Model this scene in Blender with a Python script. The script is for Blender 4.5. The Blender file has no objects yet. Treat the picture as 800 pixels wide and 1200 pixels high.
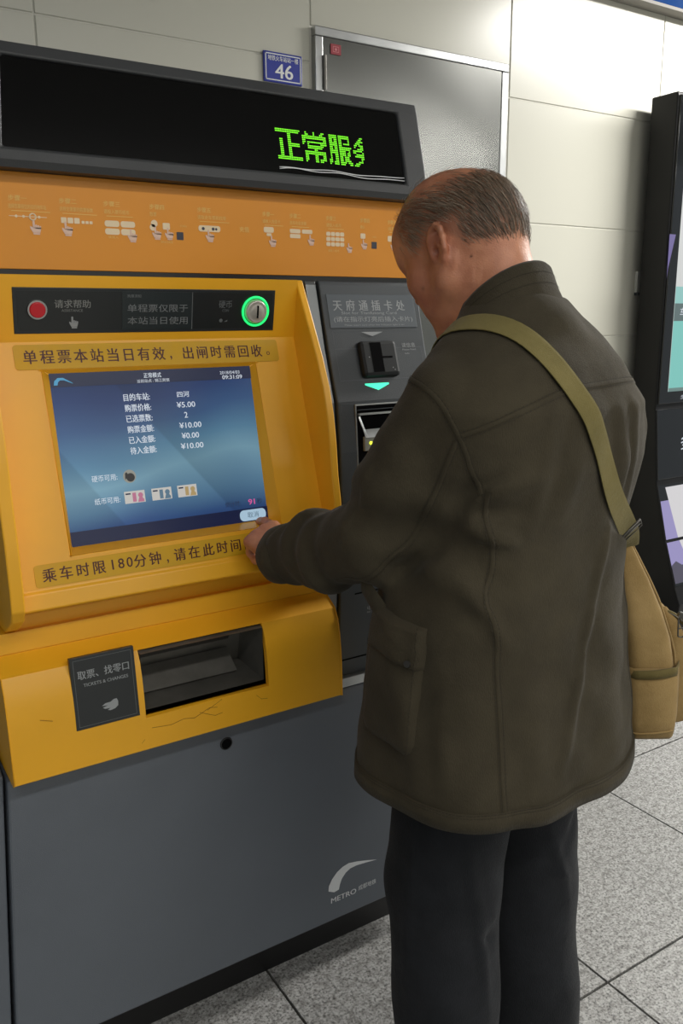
import bpy, bmesh, math, random
import numpy as np
from mathutils import Vector, Matrix, Euler
from mathutils.bvhtree import BVHTree

random.seed(7)
rng = np.random.default_rng(7)
S = bpy.context.scene
COL = S.collection

# ------------------------------------------------------------ camera
def setup_camera():
    cd = bpy.data.cameras.new('camera')
    cam = bpy.data.objects.new('camera', cd)
    COL.objects.link(cam)
    # columns: image right, image up, backward (world axes: X along the machine front, Y into the wall, Z up)
    X = Vector((1598., -238., 985.)).normalized()
    Y = Vector((-640., -217., 985.)); Y = (Y - X * X.dot(Y)).normalized()
    Z = X.cross(Y)
    if Z.y > 0: Z = -Z
    R = Matrix((X, Y, Z))                     # world <- (right, down, forward)
    right = R @ Vector((1, 0, 0)); down = R @ Vector((0, 1, 0)); fwd = R @ Vector((0, 0, 1))
    M = Matrix((right, -down, -fwd)).transposed().to_4x4()
    M.translation = (0, 0, 1.40)
    cam.matrix_world = M
    cd.sensor_fit = 'VERTICAL'; cd.sensor_height = 36.0
    cd.lens = 985. / 1200. * 36.0
    cd.clip_start = 0.02; cd.clip_end = 100
    S.camera = cam
setup_camera()

# ------------------------------------------------------------ world, lamps, exposure
w = bpy.data.worlds.new('world'); S.world = w; w.use_nodes = True
w.node_tree.nodes['Background'].inputs[0].default_value = (0.80, 0.86, 0.90, 1)
w.node_tree.nodes['Background'].inputs[1].default_value = 0.42
S.view_settings.view_transform = 'Standard'
S.view_settings.look = 'None'
S.view_settings.exposure = 0.0
S.view_settings.gamma = 1.0
S.view_settings.use_curve_mapping = False

def area_lamp(name, loc, sx, sy, power, color=(1.0, 0.975, 0.93)):
    l = bpy.data.lights.new(name, 'AREA'); l.shape = 'RECTANGLE'; l.size = sx; l.size_y = sy
    l.energy = power; l.color = color
    o = bpy.data.objects.new(name, l); o.location = loc; COL.objects.link(o)
    return o
LAMPS = [((4.7, 1.40, 2.93), 2.9, 0.28, 245), ((0.3, -0.9, 2.93), 3.4, 0.25, 50), ((4.6, -1.8, 2.93), 3.4, 0.25, 85),
         ((1.6, -3.9, 2.93), 5.0, 0.25, 95)]
for i, (p, sx, sy, e) in enumerate(LAMPS):
    area_lamp('ceiling_lamp_light', p, sx, sy, e)

# ------------------------------------------------------------ materials
def lin(c):
    return tuple(((v / 255. + .055) / 1.055) ** 2.4 if v / 255. > .04045 else v / 255. / 12.92 for v in c)
MATS = {}
def mat(name, rgb, rough=.5, metal=0., var=0.0, vscale=6., bump=0., bscale=200., spec=.5, emit=None, estr=1., coat=0., aniso=0.):
    if name in MATS: return MATS[name]
    m = bpy.data.materials.new(name); m.use_nodes = True
    nt = m.node_tree; b = nt.nodes['Principled BSDF']
    c = (*lin(rgb), 1)
    b.inputs['Base Color'].default_value = c
    b.inputs['Roughness'].default_value = rough
    b.inputs['Metallic'].default_value = metal
    b.inputs['Specular IOR Level'].default_value = spec
    b.inputs['Coat Weight'].default_value = coat
    if aniso: b.inputs['Anisotropic'].default_value = aniso
    if emit:
        b.inputs['Emission Color'].default_value = (*lin(emit), 1); b.inputs['Emission Strength'].default_value = estr
    tc = nt.nodes.new('ShaderNodeTexCoord')
    if var > 0:
        n = nt.nodes.new('ShaderNodeTexNoise'); n.inputs['Scale'].default_value = vscale; n.inputs['Detail'].default_value = 6
        n.inputs['Roughness'].default_value = .6
        nt.links.new(tc.outputs['Object'], n.inputs['Vector'])
        mx = nt.nodes.new('ShaderNodeMix'); mx.data_type = 'RGBA'
        mx.inputs[6].default_value = tuple(v * (1 - var) for v in c[:3]) + (1,)
        mx.inputs[7].default_value = tuple(min(1, v * (1 + var)) for v in c[:3]) + (1,)
        mr = nt.nodes.new('ShaderNodeMapRange'); mr.inputs[1].default_value = .3; mr.inputs[2].default_value = .7
        nt.links.new(n.outputs['Fac'], mr.inputs[0]); nt.links.new(mr.outputs[0], mx.inputs[0])
        nt.links.new(mx.outputs[2], b.inputs['Base Color'])
        mr2 = nt.nodes.new('ShaderNodeMapRange'); mr2.inputs[1].default_value = .3; mr2.inputs[2].default_value = .7
        mr2.inputs[3].default_value = max(0, rough * .85); mr2.inputs[4].default_value = min(1, rough * 1.15)
        nt.links.new(n.outputs['Fac'], mr2.inputs[0]); nt.links.new(mr2.outputs[0], b.inputs['Roughness'])
    if bump > 0:
        n2 = nt.nodes.new('ShaderNodeTexNoise'); n2.inputs['Scale'].default_value = bscale; n2.inputs['Detail'].default_value = 3
        nt.links.new(tc.outputs['Object'], n2.inputs['Vector'])
        bp = nt.nodes.new('ShaderNodeBump'); bp.inputs['Strength'].default_value = bump; bp.inputs['Distance'].default_value = .002
        nt.links.new(n2.outputs['Fac'], bp.inputs['Height']); nt.links.new(bp.outputs[0], b.inputs['Normal'])
    MATS[name] = m
    return m

YEL = mat('yellow_paint', (238, 174, 34), .38, var=.06, vscale=5, bump=.05, bscale=90)
ORG = mat('orange_panel', (224, 144, 26), .42, var=.04, vscale=4)
GREY = mat('blue_grey_powder_coat', (98, 104, 112), .55, var=.05, vscale=7, bump=.25, bscale=700)
DGREY = mat('charcoal_plastic', (52, 58, 62), .5, var=.05, bump=.2, bscale=600)
HDR = mat('header_charcoal', (50, 52, 54), .5, var=.05, bump=.2, bscale=600)
BLACK = mat('black_plastic', (16, 16, 17), .35)
DARK = mat('black_recess', (4, 4, 5), .9, spec=.1)
GLASS = mat('black_display_glass', (5, 5, 6), .12)
PLAC = mat('dark_placard', (36, 40, 42), .38, var=.04)
PLAC2 = mat('slate_placard', (62, 71, 78), .4, var=.03)
INKG = mat('grey_print', (150, 154, 156), .5)
INKD = mat('dim_grey_print', (96, 100, 102), .5)
INKR = mat('maroon_print', (74, 18, 8), .5)
INKW = mat('white_print', (225, 228, 230), .5)
STICK = mat('yellow_notice_film', (208, 160, 2), .55, var=.05, vscale=20)
STEEL = mat('brushed_steel', (176, 178, 178), .32, 1., var=.03, vscale=8)
DSTEEL = mat('dark_steel_lining', (128, 126, 120), .42, .6, var=.25, vscale=12)
CHROME = mat('coin_slot_steel', (206, 204, 196), .38, .55, var=.12, vscale=60)
LEDG = mat('green_led', (120, 255, 40), .4, emit=(112, 226, 20), estr=.85)
RING = mat('green_light_ring', (40, 255, 140), .4, emit=(30, 226, 110), estr=1.0)
ARROWG = mat('green_lit_arrow', (60, 255, 200), .4, emit=(60, 230, 180), estr=1.1)
LEDY = mat('yellow_led', (240, 255, 60), .4, emit=(230, 250, 60), estr=2.0)
PLB = mat('plate_blue', (34, 50, 150), .35, var=.1, vscale=40)
SKIN = None

# ------------------------------------------------------------ mesh helpers
def new_obj(name, verts, faces, material=None, parent=None, loc=(0, 0, 0), smooth=False, kind=None, label=None):
    me = bpy.data.meshes.new(name)
    me.from_pydata([tuple(v) for v in verts], [], [tuple(f) for f in faces]); me.update()
    if smooth:
        me.polygons.foreach_set('use_smooth', [True] * len(me.polygons))
    o = bpy.data.objects.new(name, me)
    if material:
        for mm in (material if isinstance(material, (list, tuple)) else [material]): me.materials.append(mm)
    COL.objects.link(o)
    if parent: o.parent = parent
    o.location = loc
    if kind: o['kind'] = kind
    if label: o['label'] = label
    return o

def empty(name, loc, label=None, cat=None, group=None, kind=None, rz=0.):
    o = bpy.data.objects.new(name, None); o.empty_display_size = .1; COL.objects.link(o)
    o.location = loc; o.rotation_euler = (0, 0, rz)
    if label: o['label'] = label
    if cat: o['category'] = cat
    if group: o['group'] = group
    if kind: o['kind'] = kind
    return o

class MB:
    """collects geometry in world coordinates"""
    def __init__(s): s.v = []; s.f = []; s.st = []
    def add(s, v, f):
        n = len(s.v); s.st.append((n, len(s.f))); s.v += [tuple(a) for a in v]; s.f += [tuple(i + n for i in q) for q in f]; return s
    def box(s, x0, x1, y0, y1, z0, z1):
        v = [(x, y, z) for x in (x0, x1) for y in (y0, y1) for z in (z0, z1)]
        return s.add(v, [(0, 1, 3, 2), (4, 6, 7, 5), (0, 4, 5, 1), (2, 3, 7, 6), (0, 2, 6, 4), (1, 5, 7, 3)])
    def prism(s, poly, x0, x1):
        """poly: (Y,Z) outline, extruded along X"""
        n = len(poly); v = [(x0, *p) for p in poly] + [(x1, *p) for p in poly]
        f = [tuple(range(n))[::-1], tuple(range(n, 2 * n))] + [(i, (i + 1) % n, n + (i + 1) % n, n + i) for i in range(n)]
        return s.add(v, f)
    def cyl(s, a, b, r0, r1=None, n=24, cap=True):
        a = Vector(a); b = Vector(b); r1 = r0 if r1 is None else r1
        d = (b - a).normalized(); u = d.orthogonal().normalized(); w_ = d.cross(u)
        v = []
        for c, r in ((a, r0), (b, r1)):
            for i in range(n):
                t = 2 * math.pi * i / n; v.append(c + (u * math.cos(t) + w_ * math.sin(t)) * r)
        f = [(i, (i + 1) % n, n + (i + 1) % n, n + i) for i in range(n)]
        if cap: f += [tuple(range(n))[::-1], tuple(range(n, 2 * n))]
        return s.add(v, f)
    def torus(s, c, ax, R, r, n=40, m=10):
        c = Vector(c); d = Vector(ax).normalized(); u = d.orthogonal().normalized(); w_ = d.cross(u)
        v = []; f = []
        for i in range(n):
            t = 2 * math.pi * i / n; e = u * math.cos(t) + w_ * math.sin(t)
            for j in range(m):
                p = 2 * math.pi * j / m; v.append(c + e * (R + r * math.cos(p)) + d * r * math.sin(p))
        for i in range(n):
            for j in range(m):
                f.append((i * m + j, ((i + 1) % n) * m + j, ((i + 1) % n) * m + (j + 1) % m, i * m + (j + 1) % m))
        return s.add(v, f)
    def tube(s, pts, r, n=8, closed=False):
        pts = [Vector(p) for p in pts]; N = len(pts); v = []; f = []; up = None
        for i, p in enumerate(pts):
            a = pts[max(0, i - 1)]; b = pts[min(N - 1, i + 1)]; d = (b - a)
            if d.length < 1e-9: d = Vector((0, 0, 1))
            d.normalize()
            if up is None: up = d.orthogonal().normalized()
            up = (up - d * up.dot(d)); up = up.normalized() if up.length > 1e-6 else d.orthogonal().normalized()
            w_ = d.cross(up); rr = r[i] if isinstance(r, (list, tuple)) else r
            for j in range(n):
                t = 2 * math.pi * j / n; v.append(p + (up * math.cos(t) + w_ * math.sin(t)) * rr)
        for i in range(N - 1):
            for j in range(n):
                f.append((i * n + j, i * n + (j + 1) % n, (i + 1) * n + (j + 1) % n, (i + 1) * n + j))
        f += [tuple(range(n))[::-1], tuple(range((N - 1) * n, N * n))]
        return s.add(v, f)
    def build(s, name, material, parent=None, bevel=0., seg=2, smooth=False, **k):
        L = Vector(parent_world(parent)) if parent else Vector((0, 0, 0))
        o = new_obj(name, [Vector(a) - L for a in s.v], s.f, material, parent, smooth=smooth, **k)
        bm = bmesh.new(); bm.from_mesh(o.data); bmesh.ops.recalc_face_normals(bm, faces=bm.faces)
        bm.to_mesh(o.data); bm.free()
        if bevel:
            m = o.modifiers.new('bevel', 'BEVEL'); m.width = bevel; m.segments = seg; m.limit_method = 'ANGLE'; m.angle_limit = .6
            m.harden_normals = False
        return o
def parent_world(p):
    L = Vector((0, 0, 0))
    while p is not None: L += p.location; p = p.parent
    return L

# ---- planes slanting in (Y,Z): flat print and fittings are placed on them in metres
class Plane:
    def __init__(s, y0, z0, y1, z1):
        s.y0, s.z0 = y0, z0; s.k = (y1 - y0) / (z1 - z0)
        s.v = Vector((0, s.k, 1)).normalized(); s.u = Vector((1, 0, 0)); s.n = s.u.cross(s.v)   # toward -Y
    def p(s, x, z, off=0.): return Vector((x, s.y0 + (z - s.z0) * s.k, z)) + s.n * off
    def rect(s, x0, x1, z0, z1, o0, o1):
        """slab between offsets o0 and o1"""
        v = [s.p(x, z, o) for o in (o0, o1) for (x, z) in ((x0, z0), (x1, z0), (x1, z1), (x0, z1))]
        return v, [(0, 3, 2, 1), (4, 5, 6, 7), (0, 1, 5, 4), (1, 2, 6, 5), (2, 3, 7, 6), (3, 0, 4, 7)]
PA = Plane(1.44, 1.475, 1.46, 1.372)
PB = Plane(1.46, 1.372, 1.358, 1.034)
PS = Plane(1.45, 1.321, 1.39, 1.034)
PT = Plane(1.335, .85, 1.328, .70)
PO = Plane(1.45, 1.6, 1.45, 1.5)
PH = Plane(1.465, 1.82, 1.427, 1.69)
PG = Plane(1.375, .64, 1.388, .1)
D1 = Plane(1.443, 1.47, 1.412, 1.35)
D2 = Plane(1.412, 1.35, 1.38, 1.248)
D3 = Plane(1.38, 1.248, 1.367, 1.055)
D4 = Plane(1.367, 1.055, 1.39, .65)

def slab(pl, x0, x1, z0, z1, o0, o1, name, m, parent, bevel=0., **k):
    return MB().add(*pl.rect(x0, x1, z0, z1, o0, o1)).build(name, m, parent, bevel=bevel, **k)

_tc = {}
def text_mesh(body, weight=0.):
    """outline of a string: coordinates in its own bounding box, width / height, faces, lower-left corner and size in ems"""
    if body in _tc: return _tc[body]
    c = bpy.data.curves.new('t', 'FONT'); c.body = body; c.resolution_u = 3
    o = bpy.data.objects.new('t', c); COL.objects.link(o); bpy.context.view_layer.update()
    me = bpy.data.meshes.new_from_object(o.evaluated_get(bpy.context.evaluated_depsgraph_get()))
    v = np.zeros(len(me.vertices) * 3); me.vertices.foreach_get('co', v); v = v.reshape(-1, 3)
    me.calc_loop_triangles(); f = [tuple(t.vertices) for t in me.loop_triangles]
    bpy.data.objects.remove(o); bpy.data.curves.remove(c); bpy.data.meshes.remove(me)
    lo = v[:, :2].min(0); hi = v[:, :2].max(0)
    _tc[body] = ((v[:, :2] - lo) / (hi - lo), (hi - lo)[0] / (hi - lo)[1], f, lo, hi - lo)
    return _tc[body]
def text_geo(pl, body, x0, x1, z0, z1, off, weight=0.):
    uv, asp, f, lo, sz = text_mesh(body)
    if len(body) == 1 and ord(body) > 0x3400:          # one square character: keep its place and size inside the square
        em = z1 - z0; x0, x1 = x0 + (lo[0] - .04) * em / .92, x0 + (lo[0] - .04 + sz[0]) * em / .92
        z0, z1 = z0 + (lo[1] + .08) * em / .92, z0 + (lo[1] + .08 + sz[1]) * em / .92
    V = []; F_ = []
    sh = [0.] if weight <= 0 else [-1., 0., 1.]
    k = weight * 1.3 * (z1 - z0)
    for s_ in sh:
        n = len(V); V += [pl.p(x0 + u * (x1 - x0) + s_ * k, z0 + t * (z1 - z0) + abs(s_) * k * .3, off + s_ * 2e-5) for u, t in uv]; F_ += [tuple(i + n for i in q) for q in f]
    return V, F_
def text(pl, items, off, name, m, parent, weight=0., **k):
    b = MB()
    for it in items:
        b.add(*text_geo(pl, it[0], it[1], it[2], it[3], it[4], off, it[5] if len(it) > 5 else weight))
    return flat(b, name, m, parent, split=len(items) > 1, **k)
def disc(pl, x, z, r, off, n=24):
    c = pl.p(x, z, off)
    return [c + pl.u * math.cos(2 * math.pi * i / n) * r + pl.v * math.sin(2 * math.pi * i / n) * r for i in range(n)], [tuple(range(n))]
def quadf(pl, x0, x1, z0, z1, off): return [pl.p(x0, z0, off), pl.p(x1, z0, off), pl.p(x1, z1, off), pl.p(x0, z1, off)], [(0, 1, 2, 3)]
def polyf(pl, pts, off): return [pl.p(x, z, off) for x, z in pts], [tuple(range(len(pts)))]
def flat(b, name, m, parent, split=False, **k):
    L = Vector(parent_world(parent))
    if split:
        st = b.st + [(len(b.v), len(b.f))]
        for (v0, f0), (v1, f1) in zip(st, st[1:]):
            new_obj(name, [Vector(a) - L for a in b.v[v0:v1]], [tuple(i - v0 for i in q) for q in b.f[f0:f1]], m, parent, **k)
        return
    return new_obj(name, [Vector(a) - L for a in b.v], b.f, m, parent, **k)

# ============================================================ SETTING
# floor of 0.6 m granite tiles
def granite():
    m = bpy.data.materials.new('speckled_granite'); m.use_nodes = True; nt = m.node_tree; b = nt.nodes['Principled BSDF']
    g = nt.nodes.new('ShaderNodeNewGeometry')
    oi = nt.nodes.new('ShaderNodeObjectInfo')
    def noise(sc, det, r=.6):
        n = nt.nodes.new('ShaderNodeTexNoise'); n.inputs['Scale'].default_value = sc; n.inputs['Detail'].default_value = det
        n.inputs['Roughness'].default_value = r; nt.links.new(g.outputs['Position'], n.inputs['Vector']); return n
    n1 = noise(170, 3, .7); n2 = noise(60, 4, .7); n3 = noise(2.2, 3)
    r1 = nt.nodes.new('ShaderNodeValToRGB'); e = r1.color_ramp.elements
    e[0].position = .36; e[0].color = (*lin((78, 78, 77)), 1); e[1].position = .62; e[1].color = (*lin((178, 178, 176)), 1)
    x = e.new(.47); x.color = (*lin((150, 150, 148)), 1)
    nt.links.new(n1.outputs['Fac'], r1.inputs[0])
    r2 = nt.nodes.new('ShaderNodeValToRGB'); e = r2.color_ramp.elements
    e[0].position = .38; e[0].color = (.55, .54, .53, 1); e[1].position = .56; e[1].color = (1, 1, 1, 1)
    nt.links.new(n2.outputs['Fac'], r2.inputs[0])
    mx = nt.nodes.new('ShaderNodeMix'); mx.data_type = 'RGBA'; mx.blend_type = 'MULTIPLY'; mx.inputs[0].default_value = 1
    nt.links.new(r1.outputs[0], mx.inputs[6]); nt.links.new(r2.outputs[0], mx.inputs[7])
    r3 = nt.nodes.new('ShaderNodeMapRange'); r3.inputs[1].default_value = .3; r3.inputs[2].default_value = .7; r3.inputs[3].default_value = .86; r3.inputs[4].default_value = 1.05
    nt.links.new(n3.outputs['Fac'], r3.inputs[0])
    r4 = nt.nodes.new('ShaderNodeMapRange'); r4.inputs[3].default_value = .93; r4.inputs[4].default_value = 1.04
    nt.links.new(oi.outputs['Random'], r4.inputs[0])
    mu = nt.nodes.new('ShaderNodeMath'); mu.operation = 'MULTIPLY'; nt.links.new(r3.outputs[0], mu.inputs[0]); nt.links.new(r4.outputs[0], mu.inputs[1])
    vm = nt.nodes.new('ShaderNodeVectorMath'); vm.operation = 'SCALE'; nt.links.new(mx.outputs[2], vm.inputs[0]); nt.links.new(mu.outputs[0], vm.inputs['Scale'])
    nt.links.new(vm.outputs[0], b.inputs['Base Color'])
    b.inputs['Roughness'].default_value = .42
    return m
GRAN = granite()
GROUT = mat('dark_grout', (60, 58, 55), .9)
floor = empty('floor', (0, 0, 0), kind='structure')
MB().box(-4.2, 8.2, -5.0, 2.75, -.06, -.006).build('floor_bed', GROUT, floor)
tb = MB(); h = .3 - .0012
tb.box(-h, h, -h, h, -.006, 0)
tile0 = None
for i in range(-7, 14):
    for j in range(-9, 4):
        cx = .10 + .6035 * i + .30; cy = 1.009 + .6035 * j + .30
        if cy > 2.75: continue
        if tile0 is None:
            tile0 = new_obj('tile', tb.v, tb.f, GRAN, floor, (cx, cy, 0)); bm = bmesh.new(); bm.from_mesh(tile0.data)
            bmesh.ops.recalc_face_normals(bm, faces=bm.faces); bm.to_mesh(tile0.data); bm.free(); t = tile0
        else:
            t = tile0.copy(); COL.objects.link(t); t.parent = floor
        t.location = (cx, cy, 0)

# back wall: enamelled steel panels
ENAM = mat('enamelled_wall_panel', (198, 197, 185), .27)
JOINT = mat('pale_joint', (206, 205, 196), .6)
wall = empty('wall_back', (2.0, 2.5, 0), kind='structure')
MB().box(-4.2, 8.2, 2.5035, 2.75, 0, 3.0).build('wall_core', JOINT, wall)
zs = [0.10, .46, .895, 1.33, 1.765, 2.20, 2.635]
xcols = [1.479 + .845 * k for k in range(-6, 8)]
for a in xcols:
    for k in range(len(zs) - 1):
        z0, z1 = zs[k], zs[k + 1]
        if abs(a - 1.479) < .01:
            if z1 < 2.25: continue
            z0 = 2.305
        MB().box(a + .0020, a + .8430, 2.5, 2.506, z0 + .0020, z1 - .0020).build('wall_panel', ENAM, wall, bevel=.002, seg=1)
sk = MB().box(-4.2, 1.479, 2.49, 2.52, 0, .1).box(2.324, 8.2, 2.49, 2.52, 0, .1).build('baseboard_back', mat('skirting_steel', (120, 122, 122), .35, .8), None)
sk['kind'] = 'structure'
tr = MB().box(-4.2, 8.2, 2.44, 2.52, 2.622, 2.97).build('trim_1', mat('blue_fascia', (12, 60, 120), .8, var=.04, spec=.15), None, bevel=.003); tr['kind'] = 'structure'
tr = MB().box(-4.2, 8.2, 2.436, 2.52, 2.610, 2.6215).build('trim_2', mat('fascia_edge', (130, 126, 120), .5), None); tr['kind'] = 'structure'
c_ = MB().box(-4.2, 8.2, -5.0, 2.75, 3.0, 3.1).build('ceiling', mat('ceiling_paint', (120, 121, 118), .8), None); c_['kind'] = 'structure'
c_ = MB().box(-4.2, 8.2, -5.2, -5.0, 0, 3.1).build('wall_front', mat('far_wall_paint', (214, 214, 206), .6), None); c_['kind'] = 'structure'
LAMPM = mat('lamp_diffuser', (255, 252, 240), .5)
LL = ['white ceiling strip lamp nearest the back wall, above the kiosk', 'white ceiling strip lamp over the spot where the camera stands', 'white ceiling strip lamp over the open floor right of the camera', 'longest white ceiling strip lamp, toward the far front wall']
for li, (p, sx, sy, e) in enumerate(LAMPS):
    r = empty('ceiling_light', (p[0], p[1], 2.94), LL[li], 'ceiling light', 'strip lamps on the ceiling')
    b = MB()
    for q in ((-1, 0), (1, 0)): b.box(p[0] + q[0] * (sx / 2 + .01) - .01, p[0] + q[0] * (sx / 2 + .01) + .01, p[1] - sy / 2 - .02, p[1] + sy / 2 + .02, 2.935, 3.0)
    for q in (-1, 1): b.box(p[0] - sx / 2 - .02, p[0] + sx / 2 + .02, p[1] + q * (sy / 2 + .01) - .01, p[1] + q * (sy / 2 + .01) + .01, 2.935, 3.0)
    b.build('lamp_frame', mat('lamp_frame_white', (225, 225, 220), .5), r)
    MB().box(p[0] - sx / 2, p[0] + sx / 2, p[1] - sy / 2, p[1] + sy / 2, 2.955, 2.97).build('diffuser', LAMPM, r)

# stainless service door in the wall
SDOOR = mat('polished_stainless', (132, 133, 130), .22, 1.)
def warp_door(m):
    nt = m.node_tree; b = nt.nodes['Principled BSDF']; tc = nt.nodes.new('ShaderNodeTexCoord')
    n = nt.nodes.new('ShaderNodeTexNoise'); n.inputs['Scale'].default_value = 2.3; n.inputs['Detail'].default_value = 1
    mp = nt.nodes.new('ShaderNodeMapping'); mp.inputs['Scale'].default_value = (.6, 1, 1.6)
    nt.links.new(tc.outputs['Object'], mp.inputs[0]); nt.links.new(mp.outputs[0], n.inputs['Vector'])
    bp = nt.nodes.new('ShaderNodeBump'); bp.inputs['Strength'].default_value = .6; bp.inputs['Distance'].default_value = .03; n.inputs['Detail'].default_value = 0; n.inputs['Roughness'].default_value = 0
    nt.links.new(n.outputs['Fac'], bp.inputs['Height']); nt.links.new(bp.outputs[0], b.inputs['Normal'])

door = empty('door_1', (1.89, 2.5, 0), kind='structure')
fb = MB().box(1.484, 1.512, 2.478, 2.52, 0, 2.275).box(2.268, 2.300, 2.478, 2.52, 0, 2.275).box(1.484, 2.300, 2.478, 2.52, 2.2755, 2.303)
fb.build('door_frame', STEEL, door, bevel=.003)
b = MB(); nx, nz = 26, 60; v = []; f = []
for j in range(nz + 1):
    for i in range(nx + 1):
        x = 1.5135 + .7530 * i / nx; z = .02 + 2.2540 * j / nz
        dent = .0016 * math.sin(x * 5.2 + 1.7 * math.sin(z * 2.3)) * math.sin(z * 6.1 + 1.3 * x) + .0007 * math.sin(x * 11 + z * 9) 
        v.append((x, 2.4805 + dent * min(1, 8 * min(i / nx, 1 - i / nx)) * min(1, 14 * min(j / nz, 1 - j / nz)), z))
for j in range(nz):
    for i in range(nx): f.append((j * (nx + 1) + i, j * (nx + 1) + i + 1, (j + 1) * (nx + 1) + i + 1, (j + 1) * (nx + 1) + i))
b.add(v, f); b.box(1.5135, 2.2665, 2.4835, 2.51, .02, 2.274); dl = b.build('door_leaf', SDOOR, door, smooth=True)
dl.data.set_sharp_from_angle(angle=.5)
for z in (2.17, 1.2, .3):
    MB().cyl((1.515, 2.474, z - .05), (1.515, 2.474, z + .05), .006, n=12).build('hinge', DSTEEL, door)
rs = MB().box(1.540, 1.578, 2.4775, 2.4790, 2.228, 2.258).build('red_sticker', mat('red_sticker_film', (150, 36, 50), .5), door)
tt = Plane(2.4772, 2.2, 2.4772, 2.0)
b = MB().add(*quadf(tt, 1.548, 1.57, 2.235, 2.2365, 0)); b.add(*quadf(tt, 1.548, 1.57, 2.250, 2.2515, 0)).add(*quadf(tt, 1.548, 1.5495, 2.235, 2.2515, 0)).add(*quadf(tt, 1.5685, 1.57, 2.235, 2.2515, 0)).add(*disc(tt, 1.559, 2.243, .004, 0, 12))
flat(b, 'sticker_print', mat('pink_print', (205, 130, 135), .5), rs)

# number plate 46
np_ = empty('number_plate', (1.375, 2.495, 2.12), 'blue enamel number plate reading 46 on the wall above the machine', 'sign')
MB().box(1.307, 1.443, 2.492, 2.4995, 2.123, 2.210).build('plate', PLB, np_, bevel=.003)
tp = Plane(2.4912, 2.2, 2.4912, 2.0)
b = MB()
for (x0, x1, z0, z1) in ((1.313, 1.437, 2.2015, 2.2045), (1.313, 1.437, 2.1285, 2.1315), (1.313, 1.316, 2.1285, 2.2045), (1.434, 1.437, 2.1285, 2.2045)):
    b.add(*quadf(tp, x0, x1, z0, z1, 0))
flat(b, 'border', INKW, np_)
text(tp, [('46', 1.347, 1.408, 2.136, 2.177, .02), ('地铁火车站站一楼', 1.322, 1.428, 2.184, 2.199, .01)], .0002, 'lettering', INKW, np_)
# wall switch box beside the kiosk
sw = empty('wall_switch', (3.11, 2.5, 1.5), 'small white switch box on the wall beside the black kiosk', 'switch')
MB().box(3.085, 3.145, 2.485, 2.5, 1.512, 1.60).build('cover', mat('white_plastic', (205, 206, 200), .4), sw, bevel=.003)
MB().box(3.088, 3.142, 2.478, 2.5, 1.500, 1.5115).build('lower_rail', DGREY, sw)

# ============================================================ TICKET MACHINE
TM = empty('ticket_machine', (.65, 1.9, 0), 'yellow and grey self-service metro ticket machine with touch screen and green LED header', 'ticket machine')
XL, XR = .205, 1.10
# cabinet core behind the fronts
MB().box(XL, XR, 1.475, 2.38, .09, 1.80).build('cabinet', HDR, TM, bevel=.004)
MB().box(XL + .02, XR - .02, 1.44, 2.36, 0, .10).build('plinth', BLACK, TM)
# lower grey door
b = MB(); b.add([(.203, 1.374, .655), (.172, 1.388, .10), (.172, 1.47, .10), (.203, 1.47, .655), (XR, 1.374, .655), (XR, 1.388, .10), (XR, 1.47, .10), (XR, 1.47, .655)], [(0, 1, 2, 3), (4, 7, 6, 5), (0, 4, 5, 1), (1, 5, 6, 2), (2, 6, 7, 3), (3, 7, 4, 0)])
lp = b.build('lower_panel', GREY, TM, bevel=.004)
kb = MB().cyl(PG.p(.600, .609, .0), PG.p(.600, .609, .0025), .0115, n=24).build('keyhole', DARK, lp)
MB().torus(PG.p(.600, .609, .0015), PG.n, .0115, .0016, 24, 8).build('keyhole_ring', BLACK, lp)
# logo: swoosh and METRO
sw_out = [(.831, .163), (.832, .176), (.840, .190), (.853, .203), (.868, .211), (.884, .214), (.905, .210), (.930, .203), (.960, .1935),
          (.930, .1975), (.905, .200), (.888, .199), (.876, .193), (.866, .182), (.861, .170), (.866, .161), (.858, .157), (.846, .155), (.836, .157)]
b = MB()
L_ = [(a[0], a[1] + .018) for a in sw_out]
top = L_[:9]; bot = [L_[8]] + L_[9:]
def strip_poly(pl, A, B, off):
    n = len(A); v = [pl.p(*p, off) for p in A] + [pl.p(*p, off) for p in B]
    return v, [(i, i + 1, n + i + 1, n + i) for i in range(n - 1)]
A_ = [L_[0], L_[1], L_[2], L_[3], L_[4], L_[5], L_[6], L_[7], L_[8]]
B_ = [L_[17], L_[16], L_[14], L_[13], L_[12], L_[11], L_[10], L_[9], L_[8]]
b.add(*strip_poly(PG, A_, B_, .0012))
flat(b, 'swoosh_logo', INKW, lp)
text(PG, [('METRO', .838, .904, .147, .160, .012), ('成都地铁', .910, .958, .150, .163, .0)], .0012, 'lettering', INKW, lp)
# left neighbour filler panel beyond the seam
b = MB(); PF = [(1.398, .10), (1.386, .66), (1.455, .68), (1.46, 1.62), (2.38, 1.62), (2.38, .10)]
n_ = len(PF); b.add([(.02, *q) for q in PF] + [(.166 + .033 * min(1, (q[1] - .1) / .56) * (1 if q[0] < 1.5 else 1), *q) for q in PF], [tuple(range(n_))[::-1], tuple(range(n_, 2 * n_))] + [(i, (i + 1) % n_, n_ + (i + 1) % n_, n_ + i) for i in range(n_)])
b.build('side_filler_panel', GREY, TM, bevel=.003)
MB().box(.03, XL - .009, 1.44, 2.36, 0, .10).build('filler_plinth', BLACK, TM)

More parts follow.
